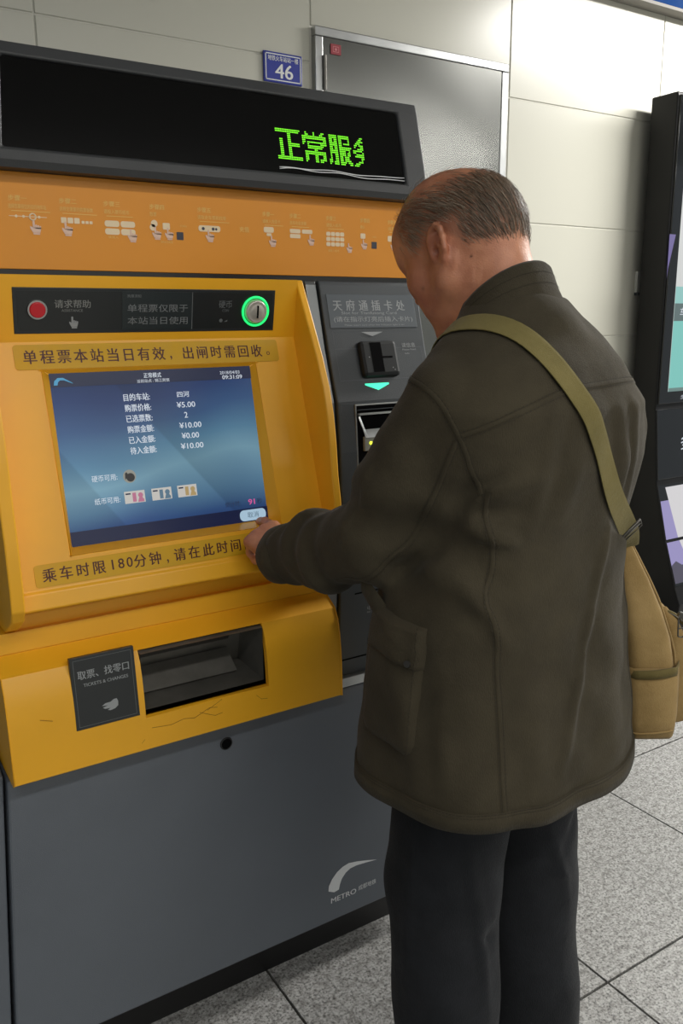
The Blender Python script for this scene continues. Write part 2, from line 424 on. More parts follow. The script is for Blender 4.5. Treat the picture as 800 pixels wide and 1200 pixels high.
# ---- header
hp = [(1.475, 1.826), (1.461, 1.822), (1.452, 1.775), (1.440, 1.73), (1.428, 1.69), (1.419, 1.645), (1.422, 1.634), (1.455, 1.632), (1.6, 1.632), (1.6, 1.826)]
hx0, hx1 = .225, 1.108
def header():
    b = MB()
    # front skin as grid with display opening
    prof = [(1.461, 1.822), (1.4535, 1.801), (1.4407, 1.75), (1.4300, 1.71), (1.4195, 1.664), (1.4155, 1.645), (1.419, 1.634)]
    xs = [hx0, .314, 1.056, hx1]
    lx = lambda x, z: x - .016 * (1.801 - z) / .137 if x == .314 else x
    v = [(lx(x, p[1]), *p) for x in xs for p in prof]; n = len(prof); f = []
    for i in range(3):
        for j in range(n - 1):
            if i == 1 and 1 <= j <= 3: continue
            f.append((i * n + j, i * n + j + 1, (i + 1) * n + j + 1, (i + 1) * n + j))
    b.add(v, f)
    # opening walls
    rim = [(1.4535, 1.801), (1.4407, 1.75), (1.4300, 1.71), (1.4195, 1.664)]
    for x in (.314, 1.056):
        v = [(lx(x, p[1]), *p) for p in rim] + [(lx(x, p[1]), p[0] + .014, p[1]) for p in rim]
        b.add(v, [(i, i + 1, 5 + i, 4 + i) for i in range(3)])
    for p in (rim[0], rim[-1]):
        q0 = lx(.314, p[1]); b.add([(q0, *p), (1.056, *p), (1.056, p[0] + .014, p[1]), (q0, p[0] + .014, p[1])], [(0, 1, 2, 3)])
    # ends, top, bottom, back
    side = prof + [(1.60, 1.634), (1.60, 1.822)]
    for x in (hx0, hx1): b.add([(x, *p) for p in side], [tuple(range(len(side)))])
    for p, q in (((1.461, 1.822), (1.60, 1.822)), ((1.419, 1.634), (1.60, 1.634)), ((1.60, 1.634), (1.60, 1.822))):
        b.add([(hx0, *p), (hx1, *p), (hx1, *q), (hx0, *q)], [(0, 1, 2, 3)])
    o = b.build('header_housing', HDR, TM)
    bm = bmesh.new(); bm.from_mesh(o.data); bmesh.ops.remove_doubles(bm, verts=bm.verts, dist=1e-5)
    bmesh.ops.recalc_face_normals(bm, faces=bm.faces); bm.to_mesh(o.data); bm.free()
    m = o.modifiers.new('bevel', 'BEVEL'); m.width = .005; m.segments = 3; m.limit_method = 'ANGLE'; m.angle_limit = .7
    return o
hh = header()
PHs = Plane(1.4595, 1.801, 1.4275, 1.664)
hs = slab(PHs, .2965, 1.0555, 1.6645, 1.8005, -.006, .0005, 'display_glass', GLASS, TM)
# LED characters sampled from the glyph outlines on a 16-row dot matrix
def led_dots(chars, x0, pitch, z0, rows=16, cut=None):
    b = MB()
    for ci, ch in enumerate(chars):
        uv, asp, f = text_mesh(ch)[:3]
        tree = BVHTree.FromPolygons([Vector((u, t, 0)) for u, t in uv], f)
        wid = 15
        for i in range(wid):
            gx = x0 + (ci * 16 + i) * pitch
            if cut and gx > cut: continue
            for j in range(rows):
                u = (i + .5) / wid; t = (j + .5) / rows
                if any(tree.ray_cast(Vector((u + du, t + dt, 1)), Vector((0, 0, -1)))[0] is not None for du, dt in ((0, 0), (.018, .018), (-.018, -.018))):
                    z = z0 + j * pitch
                    b.add(*quadf(PHs, gx - pitch * .40, gx + pitch * .40, z - pitch * .32, z + pitch * .32, .0012))
    return b
for ci, ch in enumerate('正常服务'):
    flat(led_dots(ch, .778 + ci * 16 * .00345, .00345, 1.6905, cut=.966), 'led_character', LEDG, hs)
# ceiling light reflections along the display's lower edge, modelled as thin white tubes
for k, (dz, am) in enumerate(((0.0, 1), (.004, .7))):
    pts = [PHs.p(.775 + .28 * t / 30, 1.6705 + dz * (.4 + t / 30) + .0022 * am * math.sin(t * .55 + k) * (1 - t / 45) + .002 * math.sin(t * .21), .003) for t in range(31)]
    MB().tube(pts, .0009, 6).build('modelled_reflection', INKW, hs, smooth=True)

# ---- black strip + orange instruction panel
b = MB().box(.215, 1.102, 1.452, 1.50, 1.47, 1.64); b.build('strip_backing', BLACK, TM)
op = MB().box(.22, 1.098, 1.450, 1.46, 1.4865, 1.6335).build('instruction_panel', ORG, TM, bevel=.001)
PRW = mat('cream_print', (236, 214, 178), .5); PRY = mat('pale_yellow_print', (240, 200, 110), .5)
HANDM = mat('hand_icon_print', (226, 192, 172), .5)
b = MB(); by = MB(); bh = MB(); bd = MB()
def rrect(pl, x0, x1, z0, z1, off, r=.25):
    h_ = (z1 - z0) * r; pts = []
    for cx, cz, a0 in ((x1 - h_, z1 - h_, 0), (x0 + h_, z1 - h_, 90), (x0 + h_, z0 + h_, 180), (x1 - h_, z0 + h_, 270)):
        for k in range(5):
            a = math.radians(a0 + k * 22.5); pts.append((cx + h_ * math.cos(a), cz + h_ * math.sin(a)))
    return polyf(pl, pts, off)
def hand_icon(pl, x, z, s, off, B):
    """pointing hand: index finger up, folded fingers, thumb, wrist"""
    B.add(*rrect(pl, x - .10 * s, x + .06 * s, z - .05 * s, z + .55 * s, off, .13))
    for k in range(3):
        B.add(*rrect(pl, x + (.08 + .15 * k) * s, x + (.21 + .15 * k) * s, z - .1 * s, z + (.22 - .05 * k) * s, off, .2))
    B.add(*polyf(pl, [(x - .10 * s, z - .0 * s), (x - .30 * s, z + .1 * s), (x - .30 * s, z - .05 * s), (x - .12 * s, z - .38 * s), (x + .42 * s, z - .38 * s), (x + .51 * s, z - .05 * s), (x + .5 * s, z + .0 * s)], off))
    B.add(*rrect(pl, x - .1 * s, x + .4 * s, z - .52 * s, z - .40 * s, off, .3))
E_ = .0006
steps = [(.305, '步骤一', .028), (.383, '步骤二', .028), (.455, '步骤三', .028), (.534, '步骤四', .026), (.621, '步骤五', .026),
         (.749, '步骤一', .024), (.806, '步骤二', .024), (.886, '步骤三', .022), (.965, '步骤四', .022), (1.031, '步骤五', .020)]
its = []
for x, s_, w_ in steps:
    its.append((s_, x, x + w_, 1.590, 1.5985, .01))
its += [('充值', .702, .721, 1.5605, 1.570, .01)]
sub = [(.304, .362, '选择您要前往的目的地车站'), (.383, .437, '选择您需要的购票张数'), (.455, .498, '请投入硬币纸币'), (.534, .546, '取票'), (.621, .676, '请取走车票和找零'),
       (.749, .786, '请放入充值卡'), (.806, .842, '选择充值金额'), (.886, .920, '请投入纸币'), (.965, .975, '确认'), (1.031, 1.06, '请取卡')]
for x0, x1, s_ in sub: its.append((s_, x0, x1, 1.5785, 1.5855, .005))
text(PO, its, E_, 'heading_lettering', PRY, op)
for x0, x1, s_ in sub:
    if x1 - x0 > .02: by.add(*quadf(PO, x0 + .004, x1 + .006, 1.5745, 1.5755, E_))
# step 1: line with ring
b.add(*quadf(PO, .304, .362, 1.5665, 1.5675, E_))
for x in (.315, .326, .350): b.add(*disc(PO, x, 1.567, .0022, E_ + .0001, 10))
rt = MB().torus(PO.p(.340, 1.567, E_), PO.n, .0048, .0012, 20, 6)
b.add(rt.v, rt.f)
for k in range(3): b.add(*rrect(PO, .384 + k * .0105, .393 + k * .0105, 1.560, 1.569, E_, .15))
for k in range(3): b.add(*rrect(PO, .417 + k * .0065, .422 + k * .0065, 1.5605, 1.565, E_, .15))
for i in range(2):
    for j in range(2): b.add(*rrect(PO, .455 + i * .027, .480 + i * .027, 1.558 - j * .0125, 1.568 - j * .0125, E_, .4))
b.add(*disc(PO, .541, 1.567, .006, E_, 16)).add(*disc(PO, .538, 1.5605, .0055, E_, 16)).add(*rrect(PO, .556, .569, 1.558, 1.569, E_, .15))
b.add(*rrect(PO, .622, .664, 1.558, 1.5685, E_, .4))
bd.add(*disc(PO, .631, 1.563, .0028, E_ + .0002, 12)).add(*disc(PO, .650, 1.563, .0028, E_ + .0002, 12)).add(*disc(PO, .656, 1.563, .0022, E_ + .0002, 12))
b.add(*rrect(PO, .751, .772, 1.562, 1.572, E_, .3)).add(*rrect(PO, .757, .767, 1.556, 1.561, E_, .2))
b.add(*rrect(PO, .806, .829, 1.5635, 1.571, E_, .3)).add(*rrect(PO, .806, .829, 1.5545, 1.562, E_, .3)).add(*rrect(PO, .832, .855, 1.5635, 1.571, E_, .3))
for i, xx in enumerate((.887, .8935, .9045, .9155)):
    for j in range(3):
        b.add(*rrect(PO, .886 + i * .0105, .8955 + i * .0105, 1.562 - j * .0095, 1.5695 - j * .0095, E_, .3))
b.add(*rrect(PO, .965, .977, 1.560, 1.570, E_, .2)).add(*rrect(PO, 1.031, 1.048, 1.557, 1.568, E_, .2))
flat(b, 'diagram_icon', PRW, op, split=True)
text(PO, [('请在此处取票', .551, .573, 1.5355, 1.5395), ('请插入', .460, .477, 1.5395, 1.5435), ('请投入纸币', .890, .915, 1.5325, 1.537), ('扫码', .588, .600, 1.5635, 1.567), ('扫码', .992, 1.003, 1.5625, 1.566)], E_, 'small_lettering', PRY, op)
for x, z, s_ in ((.341, 1.551, .021), (.391, 1.551, .021), (.499, 1.545, .020), (.5425, 1.551, .020), (.565, 1.551, .019), (.641, 1.551, .020), (.767, 1.547, .019), (.850, 1.552, .018), (.937, 1.541, .017), (.972, 1.549, .018), (1.043, 1.550, .017)):
    hand_icon(PO, x, z, s_, E_ + .0003, bh)
flat(bh, 'hand_icon', HANDM, op, split=True)
for x in (.587, .998): bd.add(*quadf(PO, x - .0062, x + .0062, 1.542, 1.555, E_))
flat(bd, 'code_patch', mat('code_patch', (60, 62, 74), .6), op, split=True)
flat(by, 'rule_line', PRY, op, split=True)

# ---- yellow front
FX0, FX1, RX0, RX1 = .225, .83, .246, .815
def yellow_front():
    b = MB()
    rail = [(1.447, 1.478), (1.409, 1.405), (1.373, 1.335), (1.350, 1.279), (1.337, 1.23), (1.329, 1.18), (1.323, 1.116), (1.315, 1.073), (1.309, 1.0), (1.311, .965), (1.325, .945), (1.36, .925), (1.39, .91)]
    back = [(1.475, .91), (1.475, 1.478)]
    for x0, x1 in ((FX0, RX0 - .0), (RX1, FX1)):
        b.prism(rail + back, x0, x1)
    # inner panel with screen opening
    rows = [(1.440, 1.478), (1.4600, 1.372), (1.4458, 1.325), (1.3574, 1.032), (1.3440, .984), (1.3400, .981), (1.3330, .955), (1.3450, .949), (1.4040, .944), (1.4040, .905)]
    xs = [RX0, .334, .722, RX1]; n = len(rows)
    v = [(x, *p) for x in xs for p in rows]; f = []
    for i in range(3):
        for j in range(n - 1):
            if i == 1 and j == 2: continue
            f.append((i * n + j, i * n + j + 1, (i + 1) * n + j + 1, (i + 1) * n + j))
    b.add(v, f)
    # bevel running from the opening to the recessed screen
    O4 = [PB.p(.334, 1.325), PB.p(.722, 1.325), PB.p(.722, 1.032), PB.p(.334, 1.032)]
    I4 = [PS.p(.344, 1.3195), PS.p(.7125, 1.3195), PS.p(.7125, 1.036), PS.p(.344, 1.036)]
    O4[0] = Vector((.334, 1.4458, 1.325)); O4[1] = Vector((.722, 1.4458, 1.325)); O4[2] = Vector((.722, 1.3574, 1.032)); O4[3] = Vector((.334, 1.3574, 1.032))
    b.add(O4 + I4, [(i, (i + 1) % 4, 4 + (i + 1) % 4, 4 + i) for i in range(4)])
    o = b.build('yellow_fascia', YEL, TM)
    bm = bmesh.new(); bm.from_mesh(o.data); bmesh.ops.remove_doubles(bm, verts=bm.verts, dist=1e-5)
    bm.to_mesh(o.data); bm.free()
    m = o.modifiers.new('bevel', 'BEVEL'); m.width = .0045; m.segments = 3; m.limit_method = 'ANGLE'; m.angle_limit = .5; m.use_clamp_overlap = True
    o.data.polygons.foreach_set('use_smooth', [True] * len(o.data.polygons)); o.data.set_sharp_from_angle(angle=.3)
    return o
yf = yellow_front()
# touch screen
SCR_X0, SCR_X1, SCR_Z0, SCR_Z1 = .3435, .7130, 1.0350, 1.3205
def screen_material():
    m = bpy.data.materials.new('lit_screen_blue'); m.use_nodes = True; nt = m.node_tree; b = nt.nodes['Principled BSDF']
    b.inputs['Base Color'].default_value = (.006, .007, .012, 1); b.inputs['Roughness'].default_value = .25; b.inputs['Specular IOR Level'].default_value = .25
    tc = nt.nodes.new('ShaderNodeTexCoord'); sp = nt.nodes.new('ShaderNodeSeparateXYZ'); nt.links.new(tc.outputs['Generated'], sp.inputs[0])
    def M(op, a, b_, c=None):
        n = nt.nodes.new('ShaderNodeMath'); n.operation = op
        for i, q in enumerate((a, b_) if c is None else (a, b_, c)):
            if isinstance(q, (int, float)): n.inputs[i].default_value = q
            else: nt.links.new(q, n.inputs[i])
        return n.outputs[0]
    X, Z = sp.outputs['X'], sp.outputs['Z']
    r = nt.nodes.new('ShaderNodeValToRGB'); e = r.color_ramp.elements
    e[0].position = 0; e[0].color = (*lin((28, 44, 96)), 1); e[1].position = 1; e[1].color = (*lin((34, 52, 90)), 1)
    for p, c in ((.10, (48, 76, 120)), (.22, (82, 118, 146)), (.38, (112, 150, 168)), (.52, (84, 124, 150)), (.7, (56, 84, 122)), (.88, (40, 60, 102))):
        x = e.new(p); x.color = (*lin(c), 1)
    # diagonal drift of the band of light
    nz = nt.nodes.new('ShaderNodeTexNoise'); nz.inputs['Scale'].default_value = 1.6; nz.inputs['Detail'].default_value = 1
    nt.links.new(tc.outputs['Generated'], nz.inputs['Vector'])
    zz = M('ADD', Z, M('MULTIPLY', M('SUBTRACT', X, .5), -.14)); zz = M('ADD', zz, M('MULTIPLY', M('SUBTRACT', nz.outputs['Fac'], .5), .25))
    nt.links.new(zz, r.inputs[0])
    # diagonal soft rays: brighter to the left of sloping lines
    def ray(x0, slope, k):
        d = M('SUBTRACT', M('ADD', X, M('MULTIPLY', Z, slope)), x0)
        s_ = nt.nodes.new('ShaderNodeMapRange'); s_.interpolation_type = 'SMOOTHSTEP'; s_.inputs[1].default_value = 0; s_.inputs[2].default_value = .02
        nt.links.new(d, s_.inputs[0]); f = nt.nodes.new('ShaderNodeMapRange'); f.inputs[1].default_value = 0.02; f.inputs[2].default_value = .35; f.inputs[3].default_value = 1; f.inputs[4].default_value = 0
        nt.links.new(d, f.inputs[0]); return M('MULTIPLY', M('MULTIPLY', s_.outputs[0], f.outputs[0]), k)
    g = M('ADD', M('ADD', ray(.86, .62, -.20), ray(.30, .55, .22)), 1.0)
    v = nt.nodes.new('ShaderNodeVectorMath'); v.operation = 'SCALE'; nt.links.new(r.outputs[0], v.inputs[0]); nt.links.new(g, v.inputs['Scale'])
    nt.links.new(v.outputs[0], b.inputs['Emission Color']); b.inputs['Emission Strength'].default_value = .88
    return m
scr = slab(PS, SCR_X0, SCR_X1, SCR_Z0, SCR_Z1, -.008, 0, 'touch_screen', screen_material(), TM)
SE = .0008
def em(name, rgb, s_=.9): return mat(name, (8, 8, 8), .4, emit=rgb, estr=s_)
SW = em('screen_white', (214, 222, 232)); SB = em('screen_navy', (12, 24, 60), .85); SN = em('screen_header_blue', (14, 28, 62), .8)
SP = em('screen_pink', (220, 90, 160)); SK = em('screen_ink', (40, 50, 80), .6); SBT = em('screen_button', (168, 196, 216)); STX = em('screen_button_text', (86, 110, 130), .8)
b = MB().add(*quadf(PS, SCR_X0, SCR_X1, 1.2975, SCR_Z1, SE)); flat(b, 'screen_title_bar', SN, scr)
b = MB().add(*quadf(PS, SCR_X0, SCR_X1, SCR_Z0, 1.0600, SE)); flat(b, 'screen_footer_bar', SB, scr)
b = MB()
lw = [(.3495, 1.3005), (.351, 1.3075), (.357, 1.3125), (.366, 1.3125), (.381, 1.3035)]; lw2 = [(.3555, 1.3005), (.357, 1.3055), (.3605, 1.3085), (.367, 1.3085), (.381, 1.3025)]
b.add(*strip_poly(PS, lw, lw2, SE * 2)); flat(b, 'screen_logo', em('screen_teal', (70, 150, 190)), scr)
lab = ['目的车站:', '购票价格:', '已选票数:', '购票金额:', '已入金额:', '待入金额:']; val = ['四河', '¥5.00', '2', '¥10.00', '¥0.00', '¥10.00']
its = [('正常模式', .505, .537, 1.3065, 1.3150, .012), ('当前站点 : 锦江宾馆', .492, .551, 1.2985, 1.3045, .0), ('2018/04/03', .650, .690, 1.3070, 1.3125, .0), ('09:31:09', .654, .694, 1.2978, 1.3050, .012)]
for k in range(6):
    z = 1.2685 - k * .0182
    its.append((lab[k], .464, .511, z, z + .0125, .012))
    x0, x1 = [(.562, .585), (.559, .594), (.571, .577), (.559, .601), (.561, .594), (.557, .600)][k]
    its.append((val[k], x0, x1, z + .0015, z + .0115, .010))
its += [('硬币可用:', .391, .435, 1.1375, 1.148, .0), ('纸币可用:', .391, .435, 1.0995, 1.110, .0)]
text(PS, its, SE * 2, 'screen_text', SW, scr)
b = MB()
COIN = em('screen_coin', (150, 150, 140), .8)
b.add(*disc(PS, .4565, 1.1415, .0115, SE * 2, 28)); flat(b, 'screen_coin_picture', COIN, scr)
b = MB().add(*disc(PS, .4580, 1.1395, .0075, SE * 2.5, 20)).add(*polyf(PS, [(.448, 1.136), (.455, 1.143), (.452, 1.149), (.449, 1.147)], SE * 2.6)); flat(b, 'screen_coin_shading', em('screen_coin_dark', (52, 50, 50), .6), scr)
b = MB(); b2 = MB(); b3 = MB()
NOTE = em('screen_note', (205, 202, 196), .8)
for k, (x0, c) in enumerate(((.443, (196, 120, 150)), (.492, (96, 128, 150)), (.540, (186, 160, 110)))):
    z0 = 1.0955 + .0 * k
    b.add(*quadf(PS, x0, x0 + .0365, z0, z0 + .0205, SE * 2))
    q = MB().add(*quadf(PS, x0 + .014, x0 + .0205, z0 + .002, z0 + .0175, SE * 3)).add(*quadf(PS, x0 + .024, x0 + .034, z0 + .001, z0 + .006, SE * 3)).add(*disc(PS, x0 + .0285, z0 + .0125, .0045, SE * 3, 14)).add(*polyf(PS, [(x0 + .0225, z0 + .001), (x0 + .0345, z0 + .001), (x0 + .0315, z0 + .009), (x0 + .0255, z0 + .009)], SE * 3.2))
    flat(q, 'screen_banknote_print', em('screen_note_%d' % k, c, .75), scr)
    b2.add(*quadf(PS, x0 + .002, x0 + .011, z0 + .015, z0 + .0175, SE * 3))
flat(b, 'screen_banknote_pictures', NOTE, scr); flat(b2, 'screen_banknote_marks', SK, scr)
text(PS, [('倒计时:', .628, .659, 1.0665, 1.0765), ('秒', .693, .703, 1.066, 1.0765)], SE * 2, 'screen_countdown_text', SK, scr)
text(PS, [('91', .6755, .6885, 1.0665, 1.0765, .02)], SE * 2, 'screen_countdown_number', SP, scr)
b = MB().add(*rrect(PS, .6545, .7085, 1.0375, 1.0575, SE * 2, .42)); flat(b, 'screen_cancel_button', SBT, scr)
text(PS, [('取消', .670, .693, 1.0425, 1.0530)], SE * 3, 'screen_button_text', STX, scr)

# help strip
hp_ = slab(PA, .297, .7685, 1.3855, 1.4585, -.004, .0012, 'help_panel', PLAC, TM, bevel=.0008)
slab(PA, .303, .7625, 1.3905, 1.4535, .0008, .0016, 'help_panel_inlay', mat('dark_inlay', (30, 34, 35), .35), hp_)
slab(PA, .475, .602, 1.3905, 1.4535, .0016, .0021, 'centre_inlay', mat('teal_dark_inlay', (36, 44, 46), .35), hp_)
slab(PA, .6017, .6030, 1.3905, 1.4535, .0016, .0025, 'divider', INKD, hp_)
text(PA, [('请求帮助', .362, .421, 1.4265, 1.4395, .012), ('ASSISTANCE', .373, .408, 1.4205, 1.4245)], .0018, 'help_lettering', mat('soft_grey_print', (126, 128, 126), .5), hp_)
text(PA, [('单程票仅限于', .484, .594, 1.420, 1.433, .0), ('本站当日使用', .484, .594, 1.399, 1.412, .0), ('购票须知', .484, .508, 1.444, 1.449, .0)], .0024, 'centre_lettering', mat('mid_grey_print', (118, 122, 124), .5), hp_)
text(PA, [('硬币', .654, .680, 1.4265, 1.4395, .005), ('COIN', .661, .674, 1.420, 1.4245)], .0019, 'coin_lettering', INKD, hp_)
bh = MB(); hand_icon(PA, .3905, 1.403, .018, .0019, bh); flat(bh, 'help_hand_icon', INKG, hp_)
bh = MB().add(*disc(PA, .659, 1.4045, .0035, .0019, 12)).add(*polyf(PA, [(.665, 1.402), (.672, 1.406), (.672, 1.4025)], .0019)); flat(bh, 'coin_icon', INKD, hp_)
cb = MB().cyl(PA.p(.334, 1.424, .001), PA.p(.334, 1.424, .005), .0165, .0155, 32).build('button_bezel', STEEL, hp_, smooth=False)
MB().cyl(PA.p(.334, 1.424, .004), PA.p(.334, 1.424, .0085), .0132, .0120, 32).build('call_button', mat('red_button', (176, 22, 34), .35, emit=(120, 8, 20), estr=.25), hp_, bevel=.001)
# coin slot: lit ring, domed steel, slot
MB().torus(PA.p(.7275, 1.421, .004), PA.n, .0260, .0022, 48, 10).build('light_ring', RING, hp_, smooth=True)
b = MB(); c0 = PA.p(.7275, 1.421, .002); n_ = PA.n
rings = [(.0225, .0), (.0222, .004), (.0205, .008), (.0185, .0100), (.0175, .0092), (.013, .0110), (.007, .0118)]
v = []; f = []; N = 40
for r_, h_ in rings:
    for i in range(N):
        t = 2 * math.pi * i / N; v.append(c0 + PA.u * r_ * math.cos(t) + PA.v * r_ * math.sin(t) + n_ * h_)
for j in range(len(rings) - 1):
    for i in range(N): f.append((j * N + i, j * N + (i + 1) % N, (j + 1) * N + (i + 1) % N, (j + 1) * N + i))
f.append(tuple(range((len(rings) - 1) * N, len(rings) * N)))
b.add(v, f); cs = b.build('coin_slot', CHROME, hp_, smooth=True)
slab(PA, .7259, .7291, 1.4105, 1.4330, .010, .0145, 'slot', DARK, hp_)

# notice strips
def rslab(pl, x0, x1, z0, z1, off, name, m, parent, r=.14):
    v, f = rrect(pl, x0, x1, z0, z1, off, r); n = len(v); v2 = [p - pl.n * .0007 for p in v]
    return flat(MB().add(v + v2, f + [(i, (i + 1) % n, n + (i + 1) % n, n + i) for i in range(n)]), name, m, parent)
PB2 = Plane(1.4600, 1.372, 1.4458, 1.325)
n1 = rslab(PB2, .292, .775, 1.3275, 1.3675, .0012, 'upper_notice_strip', STICK, TM)
s1 = '单程票本站当日有效，出闸时需回收。'
its = []
cw = .456 / 16.6
for k, ch in enumerate(s1):
    x = .306 + k * cw * 1.0
    if ch == '，': its.append((',', x + .004, x + .007, 1.336, 1.343, .02)); continue
    if ch == '。': its.append(('o', x + .004, x + .011, 1.339, 1.346, .0)); continue
    its.append((ch, x, x, 1.3365, 1.3585, .014))
text(PB2, its, .0016, 'notice_character', INKR, n1)
PB3 = Plane(1.3574, 1.032, 1.3440, .984)
n2 = rslab(PB3, .272, .728, .9885, 1.0235, .0012, 'lower_notice_strip', STICK, TM)
s2 = '乘车时限180分钟，请在此时间内出站'
x = .284; its = []
for ch in s2:
    if ch.isdigit(): q_ = .0160 * text_mesh(ch)[1]; its.append((ch, x + .0067 - q_ / 2, x + .0067 + q_ / 2, .9985, 1.0145, .012)); x += .0145; continue
    if ch == '，': its.append((',', x + .004, x + .007, .994, 1.001, .02)); x += .018; continue
    its.append((ch, x, x, .9955, 1.0165, .014)); x += .0268
text(PB3, its, .0016, 'notice_character', INKR, n2)

# ---- ticket tray block with opening
def tray_block():
    b = MB()
    prof = [(1.392, .9065), (1.389, .8725), (1.3915, .8700), (1.388, .8670), (1.370, .8570), (1.352, .846), (1.341, .826), (1.334, .795), (1.330, .76), (1.328, .728), (1.327, .669), (1.335, .664)]
    xs = [XL, .431, .672, .835]; n = len(prof)
    v = [(x, *p) for x in xs for p in prof]; f = []
    o0, o1 = 5, 9
    for i in range(3):
        for j in range(n - 1):
            if i == 1 and o0 <= j < o1: continue
            f.append((i * n + j, i * n + j + 1, (i + 1) * n + j + 1, (i + 1) * n + j))
    b.add(v, f)
    # thickness of the opening rim
    rim = prof[o0:o1 + 1]
    for x in (.431, .672):
        v = [(x, *p) for p in rim] + [(x, p[0] + .012, p[1]) for p in rim]
        b.add(v, [(i, i + 1, len(rim) + i + 1, len(rim) + i) for i in range(len(rim) - 1)])
    for p in (rim[0], rim[-1]):
        b.add([(.431, *p), (.672, *p), (.672, p[0] + .012, p[1]), (.431, p[0] + .012, p[1])], [(0, 1, 2, 3)])
    side = prof + [(1.475, .664), (1.475, .9065)]
    for x in (XL, .835): b.add([(x, *p) for p in side], [tuple(range(len(side)))])
    for p, q in (((1.335, .664), (1.475, .664)), ((1.392, .9065), (1.475, .9065))):
        b.add([(XL, *p), (.835, *p), (.835, *q), (XL, *q)], [(0, 1, 2, 3)])
    o = b.build('ticket_tray', YEL, TM, smooth=False)
    bm = bmesh.new(); bm.from_mesh(o.data); bmesh.ops.remove_doubles(bm, verts=bm.verts, dist=1e-5)
    bm.to_mesh(o.data); bm.free()
    me = o.data; L = parent_world(TM); at = me.attributes.new('bevel_weight_edge', 'FLOAT', 'EDGE'); W = []
    for e_ in me.edges:
        p, q = (me.vertices[k].co + L for k in e_.vertices)
        W.append(1. if abs(p.x - q.x) < 1e-4 and min(abs(p.x - XL), abs(p.x - .835)) < 1e-4 and max(p.y, q.y) < 1.42 else 0.)
    at.data.foreach_set('value', W)
    m = o.modifiers.new('bevel', 'BEVEL'); m.width = .006; m.segments = 4; m.limit_method = 'WEIGHT'
    me.polygons.foreach_set('use_smooth', [True] * len(me.polygons)); me.set_sharp_from_angle(angle=.5)
    return o
ty = tray_block()
b = MB()   # dark steel lining: back, floor, sides, ceiling, inner flap
x0, x1 = .433, .670
b.add([(x0, 1.345, .735), (x1, 1.345, .735), (x1, 1.345, .84), (x0, 1.345, .84), (x0, 1.46, .740), (x1, 1.46, .740), (x1, 1.43, .86), (x0, 1.43, .86)],
      [(4, 5, 6, 7), (0, 1, 5, 4), (3, 2, 6, 7), (0, 4, 7, 3), (1, 5, 6, 2)])
b.build('tray_lining', DSTEEL, ty)
MB().prism([(1.40, .742), (1.445, .775), (1.45, .772), (1.41, .740)], x0 + .001, x1 - .03).build('tray_ramp', DSTEEL, ty)
MB().prism([(1.385, .855), (1.437, .795), (1.439, .797), (1.388, .857)], x0 + .001, x1 - .03).build('tray_flap', mat('smoked_flap', (84, 82, 78), .3, .4), ty)
PT2 = Plane(1.3405, .846, 1.3275, .728)
pc = slab(PT2, .3115, .4205, .7365, .8600, -.008, .0012, 'tray_placard', PLAC, TM, bevel=.0006)
b = MB()
for (a0, a1, c0_, c1_) in ((.3165, .4155, .8545, .8553), (.3165, .4155, .7412, .7420), (.3165, .3173, .7412, .8553), (.4147, .4155, .7412, .8553)):
    b.add(*quadf(PT2, a0, a1, c0_, c1_, .0016))
flat(b, 'placard_border', INKD, pc)
text(PT2, [('取票、找零口', .3225, .4095, .8215, .8365, .012), ('TICKETS & CHANGES', .3305, .4065, .8085, .8140, .01)], .0016, 'placard_lettering', INKG, pc)
b = MB()   # open palm icon
b.add(*polyf(PT2, [(.357, .7690), (.363, .7725), (.372, .7730), (.378, .7765), (.383, .7765), (.385, .7715), (.3845, .7640), (.379, .7600), (.371, .7585), (.366, .7600), (.371, .7625), (.362, .7630), (.358, .7655), (.367, .7680)], .0016))
flat(b, 'palm_icon', INKG, pc)
# hairline cracks in the lacquer
ck = MB(); CRK = mat('crack_line', (120, 76, 10), .7)
for pts in ([(.44, .707), (.475, .703), (.50, .708), (.52, .704), (.55, .716), (.565, .713)], [(.53, .712), (.56, .698), (.575, .700)], [(.545, .712), (.575, .726)], [(.645, .716), (.655, .706), (.668, .704)], [(.255, .772), (.275, .765)], [(.42, .683), (.426, .689)]):
    for (a, c), (d, e) in zip(pts, pts[1:]):
        w_ = .0004
        ck.add([Vector((a, 1.3265 + (c - .669) * .024, c - w_)), Vector((d, 1.3265 + (e - .669) * .024, e - w_)), Vector((d, 1.3265 + (e - .669) * .024, e + w_)), Vector((a, 1.3265 + (c - .669) * .024, c + w_))], [(0, 1, 2, 3)])
flat(ck, 'lacquer_cracks', CRK, ty)

# ---- right card module
dprof = [(1.448, 1.478), (1.443, 1.470), (1.412, 1.350), (1.380, 1.248), (1.3705, 1.15), (1.367, 1.055), (1.372, .95), (1.380, .82), (1.390, .65)]
b = MB(); b.prism(dprof + [(1.475, .65), (1.475, 1.478)], .864, 1.100)
cm = b.build('card_module', DGREY, TM, bevel=.003)
b = MB(); b.prism([(y + .004, z) for y, z in dprof] + [(1.475, .65), (1.475, 1.478)], .836, .860); b.build('steel_trim_strip', mat('satin_trim', (118, 121, 122), .42, .9), TM, bevel=.002)
b = MB().box(.838, 1.099, 1.373, 1.47, .6575, .677); b.build('steel_bottom_rail', STEEL, TM, bevel=.001)
p1 = slab(D1, .876, 1.086, 1.3875, 1.4525, -.002, .0012, 'card_placard', PLAC2, cm, bevel=.0006)
cwid = .182 / 6
its = [(ch, .888 + k * cwid, 0, 1.4205, 1.4410, .014) for k, ch in enumerate('天府通插卡处')]
